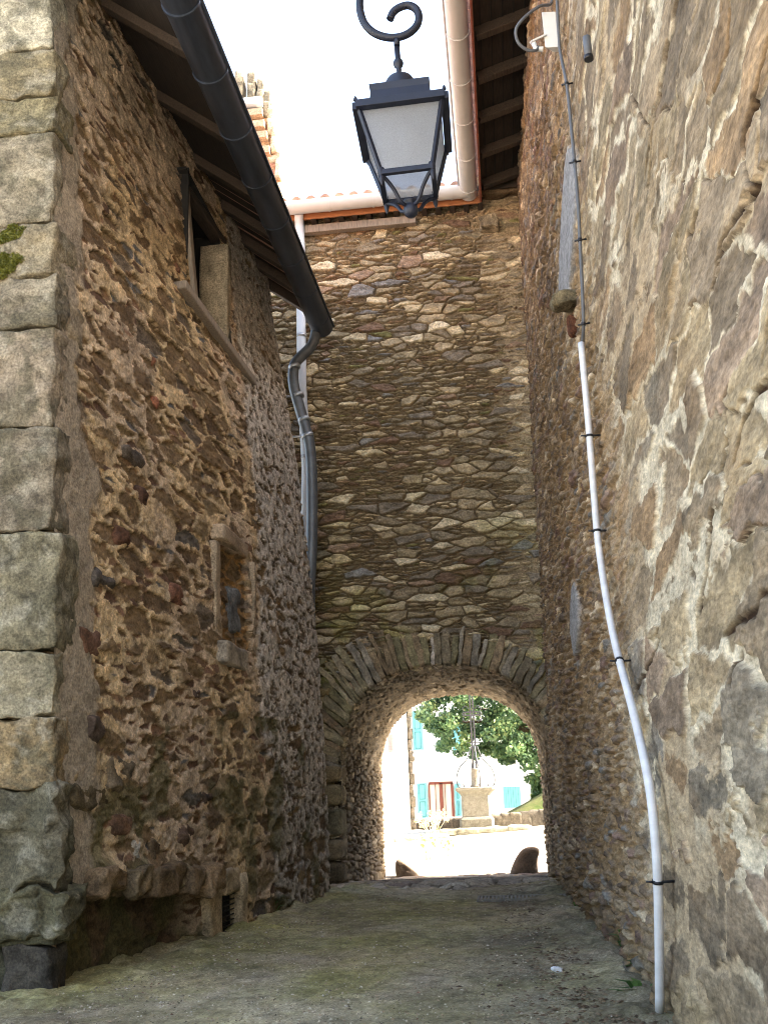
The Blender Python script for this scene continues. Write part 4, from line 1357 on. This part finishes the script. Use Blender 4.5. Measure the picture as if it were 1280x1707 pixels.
for k in range(7):
    px = 812 + k * 16
    p = at(px, 1366 - k * .5, 34.6 + k * .05)
    bxs.append(((p.x, 34.9, .45 + .02 * k), (.42, .5, .52)))
slabrow('retaining_wall', 'low grey retaining wall below the grass bank to the right of the cross', 'wall', bxs, lin(98, 92, 82), 840)
bxs = []
for k in range(5):
    p0 = at(668 + k * 17, 1391 - k * 1.0, 32.6 - k * .1)
    bxs.append(((p0.x, 32.5, .10 + .02 * k), (.42, .30, .16)))
slabrow('kerb_stones', 'pale stone kerb behind the yellow flowers', 'kerb', bxs, lin(172, 165, 148), 860)
# grass bank rising to the right
xs = frange(-1.4, 9, .10); ys_ = frange(35.0, 40, .12)
U, V = np.meshgrid(xs, ys_)
hb = sst(-1.2, 3.2, U) * 1.6 * sst(34.9, 36.2, V) + .04 * fbm(U * 2, V * 2, 871, 3)
g = grid('grass_bank', np.stack([U, V, .42 + hb + .02], -1), np.ones(U.shape + (3,)) * (1 + .3 * fbm(U * 2, V * 2, 872, 3))[..., None], M['grass'])
tag(g, kind='structure')

# houses
HY = 43.0
wh = thing('plaster_house', 'sunlit white plaster house with turquoise shutters behind the cross', 'house', (-1, HY, gz(-1, HY)))
xl = at(684, 1300, HY).x
b = MB()
b.add([(xl, HY, -.5), (12, HY, -.5), (12, HY, 7.2), (xl, HY, 7.2), (xl, HY + 8, -.5), (12, HY + 8, -.5), (12, HY + 8, 7.2), (xl, HY + 8, 7.2)], [(0, 1, 2, 3), (1, 5, 6, 2), (5, 4, 7, 6), (4, 0, 3, 7)])
b.build('wall', M['plaster'], wh)
b = MB()
b.add([(xl - .3, HY - .4, 7.1), (12.4, HY - .4, 7.1), (12.4, HY + 4, 9.0), (xl - .3, HY + 4, 9.0), (12.4, HY + 8.4, 7.1), (xl - .3, HY + 8.4, 7.1)], [(0, 1, 2, 3), (3, 2, 4, 5), (0, 5, 4, 1)])
b.build('roof', M['terracotta'], wh)
b = MB()
for k in range(16):
    z_ = -.2 + k * .45
    b.block((xl + .03 + .05 * (k % 2), HY - .01, z_), (.15 + .05 * (k % 2), .16, .42), col=lin(132, 122, 108), seed=880 + k, r=.04, amp=.03, cuts=4)
b.build('cornerstones', M['block'], wh)
def P_(px, py): return at(px, py, HY)
def rect(px0, py0, px1, py1):
    a_, c_ = P_(px0, py0), P_(px1, py1)
    return min(a_.x, c_.x), max(a_.x, c_.x), min(a_.z, c_.z), max(a_.z, c_.z)
def shutter(px0, py0, px1, py1, parent, name='shutter', mat='turq', rails=3):
    x0, x1, z0_, z1_ = rect(px0, py0, px1, py1)
    b = MB(); b.box(((x0 + x1) / 2, HY - .06, (z0_ + z1_) / 2), (x1 - x0, .05, z1_ - z0_)); sh = b.build(name, M[mat], parent, .008)
    b = MB()
    for k in range(rails - 1):
        za_ = z0_ + (z1_ - z0_) * (k + .08) / (rails - 1); zb_ = z0_ + (z1_ - z0_) * (k + .92) / (rails - 1)
        xm0, xm1 = x0 + .09, x1 - .09
        for (u0, v0, u1, v1) in ((xm0, za_, xm1, za_), (xm1, za_, xm1, zb_), (xm1, zb_, xm0, zb_), (xm0, zb_, xm0, za_)):
            b.bar((u0, HY - .09, v0), (u1, HY - .09, v1), .03, .03, up=(0, 1, 0))
    b.build('panel_moulding', M['turq_dark'], sh)
    return sh
shutter(695, 1306, 714, 1363, wh); shutter(757, 1306, 770, 1360, wh)
x0, x1, z0_, z1_ = rect(715, 1306, 757, 1361)
b = MB(); b.box(((x0 + x1) / 2, HY - .012, (z0_ + z1_) / 2), (x1 - x0, .02, z1_ - z0_)); fw_ = b.build('french_window', M['curtain'], wh)
b = MB()
for (u0, v0, u1, v1, w_) in ((x0, z0_, x0, z1_, .05), (x1 - .03, z0_, x1 - .03, z1_, .10), (x0, z1_, x1, z1_, .10), ((x0 + x1) / 2 + .0, z0_, (x0 + x1) / 2 + .0, z1_, .14), (x0 + .25, z0_, x0 + .25, z1_, .02), (x1 - .32, z0_, x1 - .32, z1_, .02)):
    b.bar((u0, HY - .045, v0), (u1, HY - .045, v1), .05, w_, up=(1, 0, 0) if u0 == u1 else (0, 0, 1))
b.build('frame', M['brownframe'], fw_)
x0, x1, z0_, z1_ = rect(838, 1312, 869, 1346)
b = MB(); b.box(((x0 + x1) / 2, HY - .03, (z0_ + z1_) / 2), (x1 - x0, .05, z1_ - z0_)); gd = b.build('plank_shutter', M['turq'], wh)
b = MB()
for k in range(1, 7):
    u = x0 + (x1 - x0) * k / 7
    b.box((u, HY - .058, (z0_ + z1_) / 2), (.015, .01, z1_ - z0_ - .02))
b.build('board_joint', M['turq_dark'], gd)
sh = shutter(687, 1186, 706, 1250, wh)
shutter(752, 1186, 772, 1250, wh)
x0, x1, z0_, z1_ = rect(707, 1186, 751, 1250)
b = MB(); b.box(((x0 + x1) / 2, HY - .02, (z0_ + z1_) / 2), (x1 - x0, .03, z1_ - z0_)); uw = b.build('window', M['pane'], wh)
b = MB(); b.bar(((x0 + x1) / 2, HY - .045, z0_), ((x0 + x1) / 2, HY - .045, z1_), .05, .1, up=(1, 0, 0)); b.bar((x0, HY - .045, z1_), (x1, HY - .045, z1_), .05, .08); b.bar((x0, HY - .045, (z0_ + z1_) / 2), (x1, HY - .045, (z0_ + z1_) / 2), .04, .05); b.build('frame', M['plaster2'], uw)
x0, x1, z0_, z1_ = rect(688, 1250, 770, 1254)
b = MB(); b.box(((x0 + x1) / 2, HY - .08, z0_ - .04), (x1 - x0, .2, .10)); b.build('sill', M['block'], uw)
x0, x1, z0_, z1_ = rect(735, 1256, 850, 1262)
b = MB(); b.box(((x0 + x1) / 2 + 1, HY - .05, z0_ - .02), (x1 - x0, .16, .06)); b.build('string_course', M['block'], wh)
nh = thing('neighbour_house', 'cream plaster house with a faded red shutter at the left edge of the square', 'house', (xl - 3, HY - .6, 0))
b = MB()
b.add([(xl - 9, HY - .5, -.6), (xl - .05, HY - .5, -.6), (xl - .05, HY - .5, 6.6), (xl - 9, HY - .5, 6.6), (xl - 9, HY + 8, -.6), (xl - .05, HY + 8, -.6), (xl - .05, HY + 8, 6.6), (xl - 9, HY + 8, 6.6)], [(0, 1, 2, 3), (1, 5, 6, 2), (4, 0, 3, 7)])
b.build('wall', M['plaster2'], nh)
b = MB()
b.add([(xl - 9.4, HY - .9, 6.5), (xl - .02, HY - .9, 6.5), (xl - .02, HY + 4, 8.4), (xl - 9.4, HY + 4, 8.4), (xl - .02, HY + 8.4, 6.5), (xl - 9.4, HY + 8.4, 6.5)], [(0, 1, 2, 3), (3, 2, 4, 5), (0, 5, 4, 1)])
b.build('roof', M['terracotta'], nh)
q0 = at(646, 1224, HY - .5); q1 = at(657, 1255, HY - .5)
b = MB(); b.box(((q0.x + q1.x) / 2, HY - .54, (q0.z + q1.z) / 2), (q1.x - q0.x, .06, q0.z - q1.z))
rs = b.build('red_shutter', M['redshut'], nh)
b = MB()
for k in range(12):
    z_ = q1.z + (q0.z - q1.z) * (k + .5) / 12
    b.bar((q0.x + .04, HY - .58, z_), (q1.x - .04, HY - .58, z_), .03, .035)
b.build('slat', M['redshut'], rs)
b = MB(); b.box(((q0.x + q1.x) / 2, HY - .6, q1.z - .06), (q1.x - q0.x + .1, .2, .07)); b.build('sill', M['block'], nh)


# foliage
def leaves(name, mat, centres, n, size, parent=None, seed=1, aspect=1.0):
    """n leaf faces scattered through the given clumps (centre, radii, weight)"""
    rg = np.random.default_rng(seed)
    w = np.array([c[2] for c in centres], float); w /= w.sum()
    ci = rg.choice(len(centres), n, p=w)
    ctr = np.array([c[0] for c in centres])[ci]; rad = np.array([c[1] for c in centres])[ci]
    d = rg.normal(size=(n, 3)); d /= np.linalg.norm(d, axis=1)[:, None]
    r = rg.random(n) ** (1 / 1.7)
    p = ctr + d * r[:, None] * rad
    nrm = d * .6 + rg.normal(size=(n, 3)) * .6 + np.array([0, 0, .35]); nrm /= np.linalg.norm(nrm, axis=1)[:, None]
    t = np.cross(nrm, rg.normal(size=(n, 3))); t /= np.linalg.norm(t, axis=1)[:, None]
    bt = np.cross(nrm, t)
    s = size * (.6 + .8 * rg.random(n))[:, None]
    # five-point lobed leaf
    shp = [(-1, -.15), (-.25, -.75), (.35, -.65), (1.1, 0), (.35, .65), (-.25, .75), (-1, .15)]
    vs = np.stack([p + t * s * a + bt * s * bb * aspect - nrm * s * .25 * (abs(bb)) for a, bb in shp], 1).reshape(-1, 3)
    og = origin_of(parent)
    k = len(shp)
    me = bpy.data.meshes.new(name)
    me.vertices.add(len(vs)); me.vertices.foreach_set('co', (vs - np.array(og)).astype(np.float32).ravel())
    me.loops.add(n * k); me.loops.foreach_set('vertex_index', np.arange(n * k, dtype=np.int32))
    me.polygons.add(n); me.polygons.foreach_set('loop_start', np.arange(0, n * k, k, dtype=np.int32))
    me.update(calc_edges=True)
    a = me.attributes.new('Col', 'FLOAT_COLOR', 'POINT')
    tone = np.clip(rg.normal(.42, .22, n) + .25 * rg.normal(size=len(centres))[ci] * .6, 0, 1)
    c4 = np.ones((n, k, 4), np.float32); c4[..., :3] = tone[:, None, None]
    a.data.foreach_set('color', c4.ravel())
    return link(name, me, M[mat], parent)


TY = 38.0
tb = Vector((2.1, TY, .5))
tree = thing('leafy_tree', 'broad leafy green tree spreading in front of the white house behind the iron cross', 'tree', tb)
rt = random.Random(21)
cl = []
for px, py, r, w in [(718, 1190, .5, .8), (735, 1215, .62, 1), (742, 1240, .4, .7), (752, 1180, .7, 1), (770, 1210, .6, 1), (762, 1240, .45, .7), (790, 1175, .7, 1.1), (800, 1215, .6, 1.1), (815, 1245, .5, .9), (800, 1252, .35, .4), (820, 1190, .7, 1.2), (840, 1215, .7, 1.2), (845, 1250, .5, .9), (842, 1268, .30, .4),
                     (865, 1200, .7, 1.2), (870, 1235, .65, 1.2), (885, 1265, .5, 1), (893, 1285, .38, .5), (905, 1230, .8, 1.4), (920, 1270, .6, 1), (955, 1230, 1.1, 1.6), (990, 1180, 1.2, 1.6), (935, 1160, 1.2, 1.6), (870, 1140, 1.1, 1.6), (800, 1130, 1.0, 1.4), (740, 1140, .9, 1.2), (900, 1080, 1.2, 1.6), (980, 1100, 1.3, 1.6), (1030, 1220, 1.0, 1.2)]:
    c = at(px, py, TY + rt.uniform(-1.2, 1.2))
    for q in range(4):
        o_ = Vector((rt.gauss(0, .45) * r, rt.gauss(0, .8), rt.gauss(0, .4) * r))
        cl.append((tuple(c + o_), (r * .72, .5 * r + .2, r * .55), w))
leaves('crown', 'leaf', cl, 34000, .060, tree, 5)
b = MB()
b.tube(smooth_path([tb + Vector((0, 0, -.3)), tb + Vector((.05, 0, 1.2)), tb + Vector((-.1, 0, 2.4)), tb + Vector((-.2, .1, 4))], 5), [.30] * 5 + [.24] * 5 + [.2] * 5 + [.14], 12)
fork = tb + Vector((-.1, 0, 2.5))
for tx in ((735, 1205), (790, 1180), (840, 1215), (885, 1245), (960, 1180), (900, 1120), (800, 1140)):
    e_ = at(*tx, TY + rt.uniform(-.8, .8))
    mid = (fork + e_) / 2 + Vector((0, 0, .35))
    b.tube(smooth_path([fork, mid, e_], 5), [.12 - .009 * q for q in range(11)], 7)
b.build('trunk', M['bark'], tree)

hedge = thing('shrub', 'dark green shrub at the right end of the white house', 'shrub', (1.9, 40, .8))
cl = []
for px, py, r in [(898, 1300, .35), (902, 1318, .4), (897, 1330, .3), (915, 1300, .6), (925, 1330, .6), (912, 1340, .4)]:
    cl.append((tuple(at(px, py, 40)), (r, r, r), r))
leaves('foliage', 'leaf', cl, 2600, .08, hedge, 9)
b = MB()
for k in range(5):
    b.tube([(1.9 + .05 * k, 40, .7), (1.75 + .15 * k, 40 + .1 * (k % 3), 1.9)], .02, 5)
b.build('stem', M['bark'], hedge)


def flower_bush(label, px, py, Y, hgt, wid, n, seed):
    base = at(px, py, Y)
    base.z = gz(base.x, Y)
    root = thing('flower_plant', label, 'plant', base, 'yellow flowering plants beyond the arch')
    rg = random.Random(seed)
    b = MB(); cl = []; gl = []
    for k in range(n):
        a = rg.uniform(0, 2 * PI); rr = wid * rg.random() ** .6
        tp = base + Vector((rr * math.cos(a), rr * math.sin(a), hgt * rg.uniform(.55, 1)))
        b.tube([base + Vector((rr * .3 * math.cos(a), rr * .3 * math.sin(a), 0)), (base + tp) / 2 + Vector((0, 0, .05)), tp], [.008, .006, .004], 5)
        cl.append((tuple(tp), (wid * .22,) * 3, 1)); gl.append((tuple((base * .5 + tp * .5)), (wid * .3,) * 3, 1))
    b.build('stem', M['flower'], root)
    leaves('flower_heads', 'flower', cl, n * 34, .021, root, seed)
    leaves('foliage', 'weed', gl, n * 4, .022, root, seed + 1, .4)
    return root


flower_bush('tall clump of pale yellow flowers in front of the low dark wall', 722, 1402, 31.0, .85, .45, 26, 1)
flower_bush('yellow flower clump on a stalk in the road, lowest and nearest the arch', 713, 1440, 27.0, .62, .22, 16, 2)
flower_bush('small round dry orange yellow flower clump to the right of the tall stalk', 747, 1432, 27.5, .42, .17, 12, 3)

# stone gable beyond, seen over the left gutter
gb = thing('gable_house', 'high rubble gable with a zinc gutter end and mossy verge stones above the left roof', 'house', (-5.5, 21, 0))
xs = frange(-7.6, 0, .05); zs = frange(6, 17.2, .05)
U, V = np.meshgrid(np.linspace(0, 1, 60), frange(6, 17.15, .05))
xr = np.interp(V, [6, 14.8, 15.9, 16.6, 17.15], [-4.22, -4.28, -4.40, -4.52, -4.62])
Xg = -7.6 + (xr + 7.6) * U
Hn_ = stones(Xg, V, .4, .18, 901)
Hh = .07 * sst(0, .04, Hn_['e'])
C = mixc(np.broadcast_to(lin(170, 140, 105), U.shape + (3,)), pick(Hn_['r'][0], [(2, (170, 120, 96)), (2, (184, 150, 120)), (1, (205, 186, 165))]), sst(0, .03, Hn_['e']))
grid('wall', np.stack([Xg, 20 - Hh, V], -1), C, M['wall'], gb)
b = MB()
edge_ = [(-4.22, 6), (-4.28, 14.8), (-4.40, 15.9), (-4.52, 16.6), (-4.62, 17.15)]
for (a_, c_) in zip(edge_[:-1], edge_[1:]):
    b.add([(a_[0], 20, a_[1]), (a_[0], 26, a_[1]), (c_[0], 26, c_[1]), (c_[0], 20, c_[1])], [(0, 1, 2, 3)], lin(205, 180, 150))
b.add([(-7.6, 26, 6), (-4.22, 26, 6), (-4.62, 26, 17.15), (-7.6, 26, 17.15), (-7.6, 20, 6), (-7.6, 20, 17.15)], [(1, 0, 3, 2), (0, 4, 5, 3)], lin(170, 140, 105))
b.build('side_wall', M['wall'], gb)
b = MB()
ve = [(-4.34, 14.4), (-4.38, 15.2), (-4.47, 15.9), (-4.53, 16.4), (-4.62, 16.85), (-4.78, 17.2), (-5.0, 17.4), (-5.3, 17.5)]
for k, (x_, z_) in enumerate(ve):
    for q in range(2):
        b.block((x_ + .05, 20.02 + q * .02, z_ + q * .3), (.14 + .012 * k, .35, .42), col=lin(120, 112, 96) if k > 3 else lin(180, 164, 140), seed=910 + k * 2 + q, r=.05, amp=.035, cuts=5, freq=4)
b.build('verge_stones', M['block'], gb)
for i, (px, py, w_) in enumerate([(436, 212, .20), (440, 232, .22), (444, 240, .18)]):
    pass
b = MB(); b.halfgutter((-5.9, 19.78, 17.02), (-4.66, 19.78, 17.02), .15, outer=-1, lip=True)
b.tube([(-5.9, 19.78, 16.98), (-4.68, 19.78, 16.98)], .135, 14); b.build('gutter', M['zinc'], gb)
b = MB()
for k, (x1, z_) in enumerate(((-4.66, 16.72), (-4.62, 16.40), (-4.56, 16.1), (-4.50, 15.7))):
    b.box(((x1 - 6.2) / 2, 19.86, z_), (6.2 + x1, .24, .17), col=lin(176, 150, 126))
b.build('eaves_course', M['block'], gb)
b = MB()
b.add([(-7.9, 19.6, 17.1), (-5.3, 19.6, 17.1), (-5.5, 23, 19), (-7.9, 23, 19), (-5.3, 26.3, 17.1), (-7.9, 26.3, 17.1)], [(0, 1, 2, 3), (3, 2, 4, 5)])
b.build('roof', M['terracotta'], gb)

# ------------------------------------------------------------------ 6. small things on the ground
def weed(label, px, py, hgt, n, seed, wide=1.0):
    d = ray(px, py); base = CAM_P + d * (-EYE / d.z)
    root = thing('weed', label, 'weed', base, 'weeds along the foot of the walls')
    rg = random.Random(seed); b = MB()
    for k in range(n):
        a = rg.uniform(0, 2 * PI); h_ = hgt * rg.uniform(.5, 1); sp_ = hgt * rg.uniform(.2, .9) * wide
        dd = Vector((math.cos(a), math.sin(a), 0)); sd_ = Vector((-dd.y, dd.x, 0))
        w_ = hgt * rg.uniform(.05, .10) * wide
        p0 = base + dd * .02; p1 = base + dd * sp_ * .45 + Vector((0, 0, h_ * .75)); p2 = base + dd * sp_ + Vector((0, 0, h_ * .8))
        t_ = rg.random()
        b.add([p0 - sd_ * w_ * .3, p0 + sd_ * w_ * .3, p1 + sd_ * w_, p1 - sd_ * w_, p2], [(0, 1, 2, 3), (3, 2, 4)], (t_, t_, t_))
    b.build('leaves', M['weed'], root)
weed('tufted green weed at the foot of the left wall beyond the vent', 455, 1525, .30, 26, 1)
weed('small low weed at the foot of the left wall', 505, 1500, .14, 12, 2)
weed('bushy grass weed at the foot of the right wall left of the conduit', 1045, 1590, .30, 26, 3)
weed('flat broad leaved weed beside the foot of the conduit', 1072, 1668, .16, 10, 4, 2.0)
weed('small bright green weed at the foot of the right wall near the grate', 962, 1518, .16, 14, 5)
weed('broad leaved weed just above the flat one beside the conduit', 1068, 1630, .22, 12, 6, 1.4)

d = ray(875, 1498); gp_ = CAM_P + d * ((-EYE + .012) / d.z)
gr = thing('drain_grate', 'flat grey metal drain grate set across the alley before the cobbles', 'grate', gp_)
b = MB(); b.box(gp_ + Vector((0, -.28, .012)), (1.3, .03, .03)); b.box(gp_ + Vector((0, .28, .012)), (1.3, .03, .03)); b.box(gp_ + Vector((-.64, 0, .012)), (.03, .53, .03)); b.box(gp_ + Vector((.64, 0, .012)), (.03, .53, .03)); b.build('rim', M['rustgrate'], gr)
b = MB()
for k in range(24):
    b.box(gp_ + Vector((-.6 + k * .052, 0, .010)), (.026, .53, .02))
b.build('bars', M['rustgrate'], gr)
d = ray(928, 1624); lp_ = CAM_P + d * (-EYE / d.z)
b = MB()
b.block(lp_ + Vector((0, 0, .035)), (.09, .06, .035), col=(1, 1, 1), seed=950, r=.012, amp=.02, cuts=7, freq=16)
o = b.build('paper_scrap', M['paper']); tag(o, 'crumpled white paper scrap lying on the alley near the right wall', 'litter')

rg = np.random.default_rng(3)
def scatter(name, mat, n, fx, fy, size, flat, kind='stuff', tone=None, palette=None):
    y_ = fy(n); x_ = fx(n, y_)
    vs = []; fs = []; cs = []
    for k in range(n):
        a = rg.uniform(0, 2 * PI); s_ = size * (.4 + rg.random() ** 2 * 1.3)
        c = Vector((x_[k], y_[k], gz(x_[k], y_[k]) + s_ * flat * .25 + .022))
        ca, sa = math.cos(a), math.sin(a)
        asp = rg.uniform(.35, .9)
        col = palette[rg.integers(len(palette))] if palette is not None else (rg.random(),) * 3
        o_ = len(vs)
        for u, v, w_ in ((-1, 0, -.2), (0, -1, .0), (1, .1, .3), (0, 1, .1), (0, 0, 1)):
            u *= s_; v *= s_ * asp
            vs.append(c + Vector((u * ca - v * sa, u * sa + v * ca, w_ * s_ * flat)))
            cs.append(col)
        fs += [(o_, o_ + 1, o_ + 4), (o_ + 1, o_ + 2, o_ + 4), (o_ + 2, o_ + 3, o_ + 4), (o_ + 3, o_, o_ + 4)]
    b = MB(); b.v = vs; b.f = fs; b.c = cs; b.sm = [False] * len(fs)
    o = b.build(name, M[mat]); tag(o, kind=kind)
    return o
scatter('leaf_litter', 'litterleaf', 3200, lambda n, y: np.array([XR(a, 0) for a in y]) - .05 - np.abs(rg.normal(0, .5, n)), lambda n: 6.5 + 11.5 * rg.random(n) ** 1.5, .022, .3)
scatter('gravel', 'block', 1500, lambda n, y: np.where(rg.random(n) < .6, np.array([XL(a, 0) for a in y]) + .25 + np.abs(rg.normal(0, .5, n)), -3.5 + 4.4 * rg.random(n)), lambda n: 6.8 + 9 * rg.random(n) ** 1.4, .012, .7,
        palette=[tuple(lin(*c)) for c in ((128, 116, 98), (150, 138, 120), (176, 166, 150), (104, 92, 78), (120, 92, 76))])

scatter('grit', 'block', 9000, lambda n, y: np.array([XL(a, 0) for a in y]) + .1 + rg.random(n) * 4.0, lambda n: 6.6 + 10 * rg.random(n) ** 1.5, .0085, .7,
        palette=[tuple(lin(*c)) for c in ((128, 116, 96), (146, 134, 112), (186, 176, 156), (96, 86, 70), (112, 104, 78), (150, 128, 104))])

# moss cushions on the corner
for i, (px, py, r_) in enumerate([(14, 392, .12), (16, 436, .13)]):
    c = at(px, py, YA - .05)
    root = thing('moss_cushion', ['upper yellow green moss cushion on the corner stones of the left house', 'lower yellow green moss cushion on the corner stones of the left house'][i], 'moss', c)
    cl = [((c.x + rg.normal(0, r_ * .6), c.y - .02, c.z + rg.normal(0, r_ * .45)), (r_ * .5, .035, r_ * .4), 1) for k in range(12)]
    leaves('tufts', 'moss', cl, 4200, .009, root, 40 + i)
